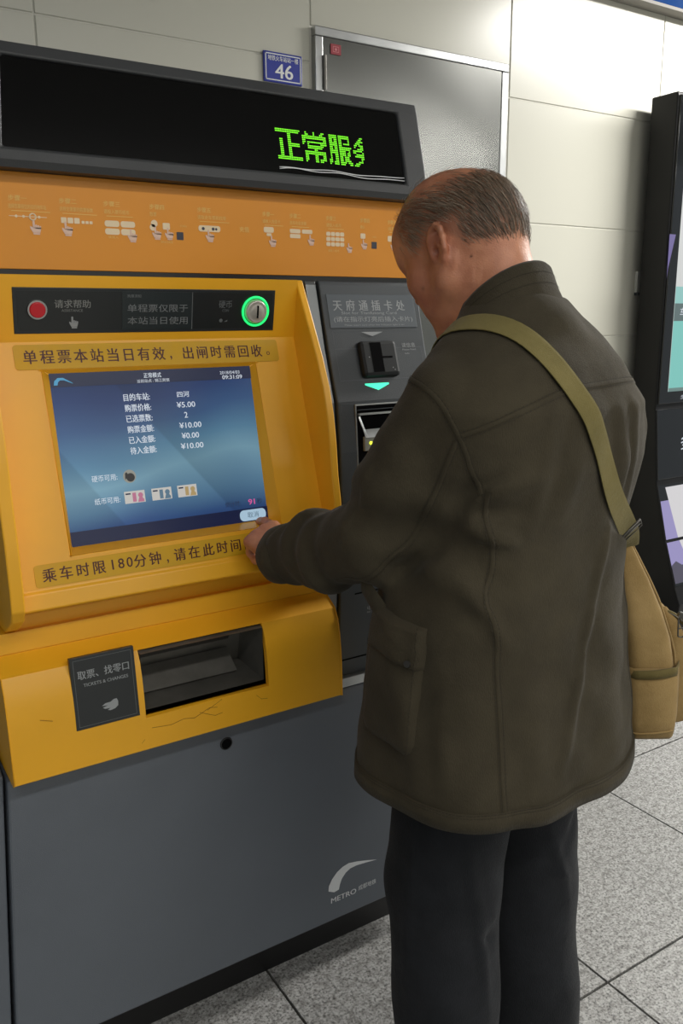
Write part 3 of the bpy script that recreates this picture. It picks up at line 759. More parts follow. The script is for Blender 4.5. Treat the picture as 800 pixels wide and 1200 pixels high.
its += [('Slot for Tianfutong Card', .905, 1.038, 1.4120, 1.4190, .0), ('(请在指示灯亮后插入卡片)', .886, 1.076, 1.3975, 1.4095, .008), ('Please insert card when the indicator light is on', .909, 1.053, 1.3905, 1.3945, .0)]
text(D1, its, .0016, 'card_placard_lettering', INKG, cm)
b = MB()
def outline(b, pl, x0, x1, z0, z1, off, t=.0008):
    for (a0, a1, c0_, c1_) in ((x0, x1, z1 - t, z1), (x0, x1, z0, z0 + t), (x0, x0 + t, z0, z1), (x1 - t, x1, z0, z1)): b.add(*quadf(pl, a0, a1, c0_, c1_, off))
outline(b, D2, .879, 1.088, 1.287, 1.3480, .0006); b.add(*quadf(D1, .879, 1.088, 1.3820, 1.3828, .0006)); b.add(*quadf(D1, .879, .8798, 1.350, 1.3828, .0006)); outline(b, D3, .872, 1.088, 1.085, 1.2770 - .033, .0006)
flat(b, 'panel_outlines', mat('dark_outline', (78, 84, 88), .5), cm)
b = MB().add(*polyf(D1, [(.945, 1.3795), (.998, 1.3795), (.971, 1.3710)], .0010)); flat(b, 'grey_arrow', INKG, cm)
rb = slab(D2, .930, 1.019, 1.2905, 1.3600, -.004, .013, 'card_reader', mat('matt_black_plastic', (27, 30, 31), .55, spec=.3), cm, bevel=.008)
slab(D2, .953, .979, 1.2985, 1.3555, .0125, .0134, 'card_slot', DARK, cm)
slab(D2, .979, 1.003, 1.3255, 1.3285, .0125, .0136, 'card_slot_guide', DARK, cm)
b = MB()
for x, z in ((1.000, 1.3060), (1.004, 1.3020), (.947, 1.3275)): b.add(*disc(D2, x, z, .0012, .0135, 8))
flat(b, 'reader_marks', INKG, cm)
text(D2, [('读信息', 1.040, 1.074, 1.3475, 1.3565, .01), ('Please Read', 1.040, 1.074, 1.3415, 1.3450), ('Info', 1.045, 1.056, 1.3340, 1.3370)], .0008, 'reader_lettering', INKG, cm)
b = MB().add(*polyf(D3, [(.934, 1.2800 - .001), (.9915, 1.2800 - .001), (.9915, 1.2765), (.964, 1.2655), (.934, 1.2765)], 0.0))
D23 = Plane(1.3905, 1.2815, 1.3855, 1.2655)
b = MB().add(*polyf(D23, [(.934, 1.2800), (.9915, 1.2800), (.9915, 1.2770), (.964, 1.2665), (.934, 1.2770)], .0012)); flat(b, 'green_arrow', ARROWG, cm)
# banknote unit
nu = slab(D3, .902, 1.045, 1.090, 1.2420, -.002, .003, 'banknote_unit', STEEL, cm, bevel=.0008)
slab(D3, .9055, 1.0415, 1.0940, 1.2390, .0015, .0036, 'banknote_recess', DARK, cm)
slab(D3, .9065, 1.0405, 1.2205, 1.2245, .003, .010, 'banknote_shutter_edge', STEEL, cm)
slab(D3, .9065, 1.0405, 1.2300, 1.2315, .003, .007, 'banknote_lip', DGREY, cm)
b = MB(); b.add([D3.p(.9075, 1.218, .004), D3.p(.9125, 1.218, .004), D3.p(.923, 1.178, .012), D3.p(.9195, 1.176, .012)], [(0, 1, 2, 3)])
b.add([D3.p(.918, 1.176, .012), D3.p(1.035, 1.176, .012), D3.p(1.035, 1.192, .004), D3.p(.918, 1.192, .004)], [(0, 1, 2, 3)])
flat(b, 'banknote_guides', STEEL, cm)
slab(D3, .9165, .9570, 1.150, 1.178, .004, .0105, 'banknote_ledge', mat('grey_ledge', (130, 130, 124), .4), cm, bevel=.001)
MB().cyl(D3.p(.931, 1.165, .010), D3.p(.931, 1.165, .0125), .0033, n=16).build('status_led', LEDY, cm)
b = MB(); 
b.add(*D4.rect(.866, 1.099, .7105, .7135, -.004, .0008)); b.build('panel_joint', DARK, cm)
slab(D4, .900, 1.06, .8530, .8560, -.002, .0010, 'receipt_slot', DARK, cm)
text(D4, [('收据', .932, .962, .8130, .8220, .01), ('RECEIPT', .932, .958, .8065, .8100)], .0008, 'receipt_lettering', INKG, cm)

# ============================================================ INFORMATION KIOSK
KB = mat('black_gloss_body', (8, 8, 9), .4, var=.05, spec=.3); KG = mat('black_gloss_glass', (16, 18, 20), .10)
KX = 3.05
K = empty('information_kiosk', (KX + .35, 2.38, 0), 'tall black information kiosk with lit screens standing at the right of the wall', 'kiosk')
kp = [(2.445, 2.275), (2.322, 2.275), (2.318, 2.26), (2.318, 1.03), (2.285, .70), (2.22, .46), (2.155, .27), (2.125, .20), (2.130, .16), (2.155, .13), (2.20, .12), (2.20, 0), (2.445, 0)]
MB().prism(kp, KX, KX + .72).build('kiosk_body', KB, K, bevel=.006, seg=3)
PK = Plane(2.3172, 2.2, 2.3172, 1.0)
PK2 = Plane(2.284, .70, 2.2195, .46); PK3 = Plane(2.2195, .46, 2.1545, .27)
kg = MB().box(KX + .008, KX + .712, 2.310, 2.3175, 1.045, 2.262).build('glass_front', KG, K, bevel=.002)
PKg = Plane(2.3098, 2.2, 2.3098, 1.0)
us = slab(PKg, 3.112, 3.66, 1.095, 2.18, -.001, .0006, 'upper_screen', em('kiosk_white', (214, 216, 214), .9), K)
b = MB().add(*quadf(PKg, 3.112, 3.66, 1.095, 1.46, .0012)); flat(b, 'teal_area', em('kiosk_teal', (130, 205, 196), .85), us)
b = MB().add(*quadf(PKg, 3.112, 3.66, 1.46, 1.53, .0012)); flat(b, 'pale_teal_band', em('kiosk_pale_teal', (150, 205, 200), .85), us)
b = MB().add(*quadf(PKg, 3.112, 3.66, 1.390, 1.462, .0016)); flat(b, 'grey_band', em('kiosk_band', (96, 116, 116), .8), us)
b = MB().add(*quadf(PKg, 3.112, 3.66, 1.095, 1.110, .0016)); flat(b, 'grey_footer', em('kiosk_footer', (120, 150, 146), .7), us)
text(PKg, [('车站导览', 3.15, 3.35, 1.408, 1.445)], .002, 'band_text', SW, us)
b = MB().add(*polyf(PKg, [(3.046, 1.735), (3.086, 1.735), (3.052, 1.60), (3.048, 1.56)], .0008)); flat(b, 'violet_wedge', em('kiosk_violet', (112, 100, 160), .8), us)
text(PKg, [('多媒体查询', 3.215, 3.60, .0, .0)] if False else [('多媒体信息', 3.2, 3.58, 1.06, 1.08)], .0008, 'small_text', SW, us)
PKm = Plane(2.3165, 1.03, 2.2835, .70)
gl2 = slab(PKm, KX + .004, KX + .716, .72, 1.02, -.003, .002, 'middle_glass', KG, K, bevel=.002)
text(PKm, [('多媒体查询机', 3.213, 3.62, .838, .902, .01)], .0026, 'kiosk_lettering', SW, gl2)
# lower poster screen on the sloping front, in two facets
gl3 = slab(PK2, KX + .004, KX + .716, .465, .695, -.003, .0014, 'lower_glass_upper_facet', KG, K)
gl4 = slab(PK3, KX + .004, KX + .716, .275, .455, -.003, .0014, 'lower_glass_lower_facet', KG, K)
vi = em('kiosk_lilac', (158, 150, 200), .85); wh = em('kiosk_paper', (222, 220, 222), .85); mt_ = em('kiosk_hills', (96, 92, 112), .6)
b = MB().add(*polyf(PK2, [(3.056, .63), (3.64, .63), (3.64, .468), (3.056, .468)], .0022)); flat(b, 'lilac_picture', vi, gl3)
b = MB().add(*polyf(PK3, [(3.056, .455), (3.64, .455), (3.64, .355), (3.056, .355)], .0022)); flat(b, 'lilac_picture', vi, gl4)
b = MB().add(*polyf(PK3, [(3.056, .36), (3.09, .375), (3.13, .352), (3.20, .385), (3.3, .345), (3.64, .37), (3.64, .285), (3.056, .285)], .0026)); flat(b, 'grey_hills', mt_, gl4)
b = MB().add(*polyf(PK2, [(3.10, .685), (3.64, .685), (3.64, .468), (3.135, .468)], .0028)); flat(b, 'white_sheet', wh, gl3)
b = MB().add(*polyf(PK3, [(3.14, .455), (3.64, .455), (3.64, .30), (3.19, .30)], .0030)); flat(b, 'white_sheet', wh, gl4)

# ============================================================ PERSON
# signed-distance modelling on a rectilinear grid, polygonised with surface nets
def surface_nets(xs, ys, zs, F):
    inside = F < 0
    c = np.zeros((len(xs) - 1, len(ys) - 1, len(zs) - 1), np.uint8)
    for i in (0, 1):
        for j in (0, 1):
            for k in (0, 1):
                c += inside[i:len(xs) - 1 + i, j:len(ys) - 1 + j, k:len(zs) - 1 + k]
    act = (c > 0) & (c < 8)
    I, J, K_ = np.nonzero(act)
    n = len(I)
    idx = np.full(act.shape, -1, np.int32); idx[I, J, K_] = np.arange(n)
    acc = np.zeros((n, 3)); cnt = np.zeros(n)
    def co(i, j, k): return np.stack([xs[i], ys[j], zs[k]], 1)
    cor = [(a, b_, d) for a in (0, 1) for b_ in (0, 1) for d in (0, 1)]
    for p in cor:
        for ax in range(3):
            if p[ax]: continue
            q = list(p); q[ax] = 1
            a = (I + p[0], J + p[1], K_ + p[2]); b_ = (I + q[0], J + q[1], K_ + q[2])
            fa, fb = F[a], F[b_]; m = (fa < 0) != (fb < 0)
            t = np.where(m, fa / np.where(m, fa - fb, 1), 0)[:, None]
            P = co(*a) * (1 - t) + co(*b_) * t
            acc[m] += P[m]; cnt[m] += 1
    V = acc / cnt[:, None]
    faces = []
    # edges along each axis
    for ax in range(3):
        sl0 = [slice(1, -1)] * 3; sl1 = [slice(1, -1)] * 3
        sl0[ax] = slice(0, -1); sl1[ax] = slice(1, None)
        a = inside[tuple(sl0)]; b_ = inside[tuple(sl1)]
        E = np.nonzero(a != b_); flip = a[E]
        g = [E[0] + 1, E[1] + 1, E[2] + 1]; g[ax] = E[ax]
        o1, o2 = [(1, 2), (2, 0), (0, 1)][ax]
        def cell(d1, d2):
            q = [g[0].copy(), g[1].copy(), g[2].copy()]; q[o1] -= d1; q[o2] -= d2; return idx[q[0], q[1], q[2]]
        quad = np.stack([cell(1, 1), cell(0, 1), cell(0, 0), cell(1, 0)], 1)
        quad[~flip] = quad[~flip][:, ::-1]
        faces.append(quad[(quad >= 0).all(1)])
    return V, np.concatenate(faces)

def mesh_from(V, Fc, name, material, parent, label=None):
    me = bpy.data.meshes.new(name)
    me.vertices.add(len(V)); me.vertices.foreach_set('co', V.astype(np.float32).ravel())
    me.loops.add(Fc.size); me.loops.foreach_set('vertex_index', Fc.astype(np.int32).ravel())
    me.polygons.add(len(Fc)); me.polygons.foreach_set('loop_start', (np.arange(len(Fc)) * 4).astype(np.int32))
    me.polygons.foreach_set('use_smooth', np.ones(len(Fc), bool))
    me.update(calc_edges=True); me.validate()
    o = bpy.data.objects.new(name, me); me.materials.append(material); COL.objects.link(o); o.parent = parent
    if label: o['label'] = label
    return o

def smin(a, b_, k):
    h = np.maximum(k - np.abs(a - b_), 0) / k
    return np.minimum(a, b_) - h * h * k * .25
class Field:
    def __init__(s, xs, ys, zs):
        s.x, s.y, s.z = (np.asarray(q, np.float32) for q in (xs, ys, zs)); s.F = np.full((len(xs), len(ys), len(zs)), .06, np.float32)
    def apply(s, fn, lo, hi, k=.01, sub=False):
        sl = []
        for g, a, b_ in zip((s.x, s.y, s.z), lo, hi):
            i0 = max(0, np.searchsorted(g, a) - 1); i1 = min(len(g), np.searchsorted(g, b_) + 1)
            if i1 <= i0: return
            sl.append(slice(i0, i1))
        X = s.x[sl[0]][:, None, None]; Y = s.y[sl[1]][None, :, None]; Z = s.z[sl[2]][None, None, :]
        d = fn(X, Y, Z); cur = s.F[tuple(sl)]
        s.F[tuple(sl)] = -smin(-cur, d, k) if sub else smin(cur, d, k)
    def cap(s, a, b_, r0, r1, k=.01, sub=False):
        a = np.asarray(a, float); b_ = np.asarray(b_, float); m = max(r0, r1) + max(k, .012) + .004
        lo = np.minimum(a, b_) - m; hi = np.maximum(a, b_) + m
        d_ = b_ - a; L2 = float(d_ @ d_) + 1e-12
        def fn(X, Y, Z):
            t = np.clip(((X - a[0]) * d_[0] + (Y - a[1]) * d_[1] + (Z - a[2]) * d_[2]) / L2, 0, 1)
            return np.sqrt((X - a[0] - t * d_[0]) ** 2 + (Y - a[1] - t * d_[1]) ** 2 + (Z - a[2] - t * d_[2]) ** 2) - (r0 + (r1 - r0) * t)
        s.apply(fn, lo, hi, k, sub)
    def chain(s, pts, rs, k=.01):
        for i in range(len(pts) - 1): s.cap(pts[i], pts[i + 1], rs[i], rs[i + 1], k)
    def ell(s, c, r, R=None, k=.01, sub=False):
        c = np.asarray(c, float); r = np.asarray(r, float); R = np.eye(3) if R is None else R
        m = max(r) + max(k, .012) + .004; lo = c - m; hi = c + m
        def fn(X, Y, Z):
            x, y, z = X - c[0], Y - c[1], Z - c[2]
            q = [R[0, i] * x + R[1, i] * y + R[2, i] * z for i in range(3)]
            k0 = np.sqrt(sum((q[i] / r[i]) ** 2 for i in range(3))); k1 = np.sqrt(sum((q[i] / r[i] ** 2) ** 2 for i in range(3)))
            return k0 * (k0 - 1) / np.maximum(k1, 1e-6)
        s.apply(fn, lo, hi, k, sub)
    def mesh(s): return surface_nets(s.x, s.y, s.z, s.F)

def grid(*segs):
    """piecewise uniform coordinates: (start, stop, step) ..."""
    out = []
    for a, b_, h in segs: out += list(np.linspace(a, b_, max(2, int(round((b_ - a) / h)) + 1))[:-1])
    return np.array(out + [segs[-1][1]])
def rot(yaw, pitch, roll=0):
    return np.array((Matrix.Rotation(yaw, 3, 'Z') @ Matrix.Rotation(pitch, 3, 'X') @ Matrix.Rotation(roll, 3, 'Y')))

PX, PY, PR = .90, .94, math.radians(7)
MAN = empty('person', (PX, PY, 0), 'person in olive brown jacket and black trousers pressing the ticket machine screen', 'person', rz=PR)

# --- pose, in the person's own frame (facing +Y, left is -X)
HC = np.array([-.020, .092, 1.508]); HR = rot(math.radians(8), math.radians(-25)); HS = .93     # head centre, turn, size
def hp3(x, y, z): return HC + HR @ (np.array([x, y, z]) * HS)
SHL, ELL, WRL = (-.146, -.012, 1.302), (-.196, .085, 1.083), (-.207, .318, 1.012)
SHR, ELR, WRR = (.172, .0, 1.320), (.225, .05, 1.07), (.17, .27, 1.03)
TIP = np.array([-.163, .452, 1.043])

def build_hand(Fd, wrist, fwd, side, curl_index, fine=True):
    """palm with four unequal fingers and a thumb; side points toward the thumb, up = back of the hand"""
    w_ = np.asarray(wrist, float); f = np.asarray(fwd, float); f /= np.linalg.norm(f)
    s_ = np.asarray(side, float); s_ -= f * (s_ @ f); s_ /= np.linalg.norm(s_); u = np.cross(s_, f)
    if u[2] < 0: u = -u
    P = lambda a, b_, c: w_ + f * a + s_ * b_ + u * c
    k = .006
    Fd.cap(P(-.025, 0, 0), P(.01, 0, 0), .023, .023, .012)
    base = {}
    for i, (b_, l) in enumerate(((.028, .083), (.009, .085), (-.010, .080), (-.027, .072))):
        base[i] = (l, b_)
        Fd.cap(P(.008, b_ * .6, 0), P(l, b_, 0), .0155, .0118, .012)
    Fd.cap(P(.02, .02, -.008), P(.055, .026, -.008), .016, .012, .012)
    lens = [(.040, .024, .020), (.044, .028, .021), (.041, .026, .020), (.032, .020, .018)]
    for i in range(4):
        l, b_ = base[i]
        curls = (curl_index if i == 0 else (70, 88, 55))
        a = 0; p = np.array([l, b_, 0.]); r = .0098 if i < 3 else .0086
        for j, (seg, c_) in enumerate(zip(lens[i], curls)):
            a += math.radians(c_)
            q = p + np.array([math.cos(a) * seg, 0, -math.sin(a) * seg])
            Fd.cap(P(*p), P(*q), r, r * .92, .004); p = q; r *= .92
    # thumb leaving the side of the palm near its base
    Fd.cap(P(.022, .022, -.008), P(.052, .045, -.022), .0150, .0118, .010)
    Fd.cap(P(.052, .045, -.022), P(.078, .042, -.034), .0110, .0102, .004)
    Fd.cap(P(.078, .042, -.034), P(.098, .030, -.040), .0100, .0085, .004)

def build_body():
    Fd = Field(grid((-.33, -.24, .012), (-.24, -.12, .0034), (-.12, .08, .0028), (.08, .33, .010)),
               grid((-.20, -.03, .010), (-.03, .215, .0028), (.215, .31, .008), (.31, .48, .0034)),
               grid((.0, .94, .016), (.94, 1.09, .0036), (1.09, 1.37, .011), (1.37, 1.65, .0028)))
    e = lambda c, r, k=.02, R=HR, **q: Fd.ell(hp3(*c), np.array(r) * HS, R, k, **q)
    c = lambda a, b_, r0, r1, k=.015, **q: Fd.cap(hp3(*a), hp3(*b_), r0 * HS, r1 * HS, k, **q)
    # cranium, face mass, jaw
    e((0, -.010, .030), (.0765, .0930, .088), .02)
    e((0, .020, .048), (.066, .070, .074), .03)
    e((0, -.045, .010), (.070, .070, .070), .03)
    e((0, .040, -.015), (.064, .056, .080), .03)
    e((0, .038, -.084), (.046, .042, .036), .03)
    for s_ in (-1, 1):
        c((s_ * .058, .004, -.060), (s_ * .026, .060, -.106), .018, .015, .03)
        c((s_ * .060, -.004, -.02), (s_ * .060, .004, -.06), .016, .017, .03)
        e((s_ * .049, .060, -.034), (.023, .024, .022), .025)
        e((s_ * .043, .05, -.07), (.016, .024, .024), .025)
        e((s_ * .032, .097, -.006), (.019, .014, .012), .014, sub=True)
        e((s_ * .032, .082, -.008), (.0145, .0125, .0120), .006)
        c((s_ * .014, .094, .010), (s_ * .045, .083, .014), .008, .006, .014)
        e((s_ * .0115, .100, -.044), (.0085, .010, .0075), .006)
    e((0, .076, -.119), (.024, .019, .019), .02)
    e((0, .078, .045), (.045, .025, .035), .04)
    c((0, .092, .004), (0, .106, -.036), .0075, .0110, .012)
    c((-.016, .090, -.066), (.016, .090, -.066), .0085, .0085, .008)
    c((-.015, .088, -.076), (.015, .088, -.076), .0090, .0090, .008)
    # ears: flat shell, curled rim, lobe, tragus
    for s_ in (-1, 1):
        E0 = np.array([s_ * .074, -.006, -.006]); tilt = math.radians(14)
        def ep(b_, h_, o_=0.):       # b: backward, h: upward, o: outward
            b_, h_, o_ = b_ * 1.05, h_ * 1.22 - .009, o_ * 1.1; bb = b_ * math.cos(tilt) + h_ * math.sin(tilt); hh_ = h_ * math.cos(tilt) - b_ * math.sin(tilt)
            return (E0[0] + s_ * (o_ + bb * .26), E0[1] - bb, E0[2] + hh_)
        ER = HR @ np.array((Matrix.Rotation(-s_ * math.radians(14), 3, 'Z') @ Matrix.Rotation(-tilt * 1, 3, 'X')))
        Fd.ell(hp3(*ep(.006, .002, .004)), (.0046, .017, .031), ER, .006)
        rim = [(-.010, .006, .002), (-.009, .018, .004), (-.003, .028, .006), (.007, .0315, .008), (.017, .026, .009), (.0215, .014, .010), (.021, .0, .010), (.016, -.012, .008), (.009, -.021, .007)]
        for a, b_ in zip(rim, rim[1:]): Fd.cap(hp3(*ep(*a)), hp3(*ep(*b_)), .0046, .0046, .004)
        Fd.ell(hp3(*ep(.003, -.026, .005)), (.0055, .0085, .010), HR, .006)
        anti = [(.004, .014, .006), (.011, .006, .008), (.012, -.006, .008), (.006, -.015, .007)]
        for a, b_ in zip(anti, anti[1:]): Fd.cap(hp3(*ep(*a)), hp3(*ep(*b_)), .0032, .0032, .005)
        Fd.ell(hp3(*ep(.002, -.001, .009)), (.0055, .0065, .0085), HR, .003, sub=True)
        Fd.ell(hp3(*ep(-.007, -.004, .007)), (.0035, .0045, .0060), HR, .004)
    # neck with nape, trunk
    Fd.cap(hp3(0, -.022, -.035), (-.008, .0, 1.40), .054, .056, .035)
    Fd.cap(hp3(0, -.052, -.010), (-.010, -.015, 1.40), .036, .045, .035)
    Fd.cap(hp3(0, .02, -.075), (0, .015, 1.39), .034, .040, .03)
    Fd.cap((-.012, 0, 1.365), (-.12, -.02, 1.295), .036, .036, .03); Fd.cap((.012, 0, 1.365), (.14, -.015, 1.300), .038, .038, .03)
    Fd.ell((0, .01, 1.22), (.155, .10, .20), None, .05); Fd.ell((0, .02, .98), (.145, .105, .20), None, .05)
    for S0, E0, W0, s_ in ((SHL, ELL, WRL, -1), (SHR, ELR, WRR, 1)):
        Fd.cap(np.array(S0) - np.array([0, .01, .02]), E0, .036, .032, .03); Fd.cap(E0, W0, .032, .023, .02)
    for s_, kx, ky in ((-1, -.10, .0), (1, .11, .03)):
        Fd.cap((s_ * .085, .01, .88), (s_ * .10, .02 + ky, .48), .075, .052, .04)
        Fd.cap((s_ * .10, .02 + ky, .48), (s_ * .105, -.02 + ky, .10), .050, .036, .03)
        Fd.cap((s_ * .105, -.02 + ky, .07), (s_ * .115, .10 + ky, .045), .036, .028, .02)
    d_ = TIP - np.array(WRL)
    build_hand(Fd, WRL, d_ + np.array([-.028, 0, .004]), (1, 0, .35), (14, 12, 8))
    build_hand(Fd, WRR, (-.03, .12, .02), (-1, 0, .5), (50, 60, 40))
    return Fd.mesh()

SKINM = bpy.data.materials.new('skin'); SKINM.use_nodes = True
def skin_setup():
    nt = SKINM.node_tree; b = nt.nodes['Principled BSDF']; tc = nt.nodes.new('ShaderNodeTexCoord')
    at = nt.nodes.new('ShaderNodeAttribute'); at.attribute_name = 'scalp'
    n = nt.nodes.new('ShaderNodeTexNoise'); n.inputs['Scale'].default_value = 26; n.inputs['Detail'].default_value = 5; nt.links.new(tc.outputs['Object'], n.inputs['Vector'])
    r = nt.nodes.new('ShaderNodeValToRGB'); e = r.color_ramp.elements
    e[0].position = .3; e[0].color = (*lin((166, 104, 76)), 1); e[1].position = .7; e[1].color = (*lin((204, 142, 108)), 1)
    nt.links.new(n.outputs['Fac'], r.inputs[0])
    mx = nt.nodes.new('ShaderNodeMix'); mx.data_type = 'RGBA'; mx.inputs[7].default_value = (*lin((78, 62, 50)), 1)
    nt.links.new(r.outputs[0], mx.inputs[6]); nt.links.new(at.outputs['Fac'], mx.inputs[0])
    at2 = nt.nodes.new('ShaderNodeAttribute'); at2.attribute_name = 'blush'
    m2 = nt.nodes.new('ShaderNodeMix'); m2.data_type = 'RGBA'; m2.inputs[7].default_value = (*lin((150, 78, 60)), 1)
    nt.links.new(mx.outputs[2], m2.inputs[6]); nt.links.new(at2.outputs['Fac'], m2.inputs[0])
    at3 = nt.nodes.new('ShaderNodeAttribute'); at3.attribute_name = 'mole'
    m3 = nt.nodes.new('ShaderNodeMix'); m3.data_type = 'RGBA'; m3.inputs[7].default_value = (*lin((70, 34, 26)), 1)
    nt.links.new(m2.outputs[2], m3.inputs[6]); nt.links.new(at3.outputs['Fac'], m3.inputs[0])
    nt.links.new(m3.outputs[2], b.inputs['Base Color'])
    b.inputs['Roughness'].default_value = .48; b.inputs['Subsurface Weight'].default_value = .12
    b.inputs['Subsurface Radius'].default_value = (.02, .008, .004); b.inputs['Subsurface Scale'].default_value = .3
    n2 = nt.nodes.new('ShaderNodeTexNoise'); n2.inputs['Scale'].default_value = 420; nt.links.new(tc.outputs['Object'], n2.inputs['Vector'])
    n3 = nt.nodes.new('ShaderNodeTexNoise'); n3.inputs['Scale'].default_value = 70; nt.links.new(tc.outputs['Object'], n3.inputs['Vector'])
    ad = nt.nodes.new('ShaderNodeMath'); ad.operation = 'ADD'; nt.links.new(n2.outputs['Fac'], ad.inputs[0]); nt.links.new(n3.outputs['Fac'], ad.inputs[1])
    bp = nt.nodes.new('ShaderNodeBump'); bp.inputs['Strength'].default_value = .35; bp.inputs['Distance'].default_value = .0016
    nt.links.new(ad.outputs[0], bp.inputs['Height']); nt.links.new(bp.outputs[0], b.inputs['Normal'])
skin_setup()
V, Fc = build_body()
body = mesh_from(V, Fc, 'body', SKINM, MAN)
sm = body.modifiers.new('smooth', 'SMOOTH'); sm.factor = .5; sm.iterations = 2
# head-frame coordinates of every vertex: scalp pigment, blush, moles
Hv = (V - HC) @ HR / HS
def sstep(a, b_, x): t = np.clip((x - a) / (b_ - a), 0, 1); return t * t * (3 - 2 * t)
def scalp_mask(h):
    """1 where hair grows: sides and back of the skull, thin toward the crown"""
    x, y, z = h[:, 0], h[:, 1], h[:, 2]
    low = np.interp(y, [-.12, -.08, -.045, -.02, .0, .02, .045, .06], [-.040, -.036, -.018, .010, .036, .026, .012, .030])   # lower hairline by depth
    m = sstep(0, .010, z - low)
    m *= 1 - sstep(.050, .072, y - .25 * (z - .03))
    return m
def bald(h):
    x, y, z = h[:, 0], h[:, 1], h[:, 2]
    d = np.sqrt((x / .071) ** 2 + ((y + .004) / .094) ** 2)
    return (z > .03) * (1 - sstep(.75, 1.15, d))
sc_ = scalp_mask(Hv) * (1 - .92 * bald(Hv)) * (Hv[:, 2] > -.08) * (np.linalg.norm(Hv, axis=1) < .16)
blush = .55 * np.exp(-(((np.abs(Hv[:, 0]) - .05) / .03) ** 2 + ((Hv[:, 1] - .06) / .035) ** 2 + ((Hv[:, 2] + .045) / .04) ** 2))
blush += .35 * np.exp(-(((np.abs(Hv[:, 0]) - .082) / .02) ** 2 + ((Hv[:, 1] + .01) / .03) ** 2 + ((Hv[:, 2]) / .04) ** 2))
mole = np.zeros(len(V))
for p, r in (((-.062, .048, -.050), .0035), ((-.066, -.05, -.045), .002), ((-.058, .066, -.03), .002)):
    mole = np.maximum(mole, np.exp(-(np.linalg.norm((Hv - np.array(p)) * np.array([.3, 1, 1]), axis=1) / r) ** 2))
for nm, a in (('scalp', sc_ * .36), ('blush', blush), ('mole', mole)):
    at = body.data.attributes.new(nm, 'FLOAT', 'POINT'); at.data.foreach_set('value', a.astype(np.float32))
# eyes
for s_ in (-1, 1):
    b = MB(); c0 = Vector(hp3(s_ * .032, .0845, -.008)); 
    bm = bmesh.new(); bmesh.ops.create_uvsphere(bm, u_segments=20, v_segments=12, radius=.0118)
    me = bpy.data.meshes.new('eye'); bm.to_mesh(me); bm.free(); me.polygons.foreach_set('use_smooth', [True] * len(me.polygons))
    eo = bpy.data.objects.new('eye', me); me.materials.append(mat('eye_white', (210, 200, 190), .25)); COL.objects.link(eo); eo.parent = MAN; eo.location = c0

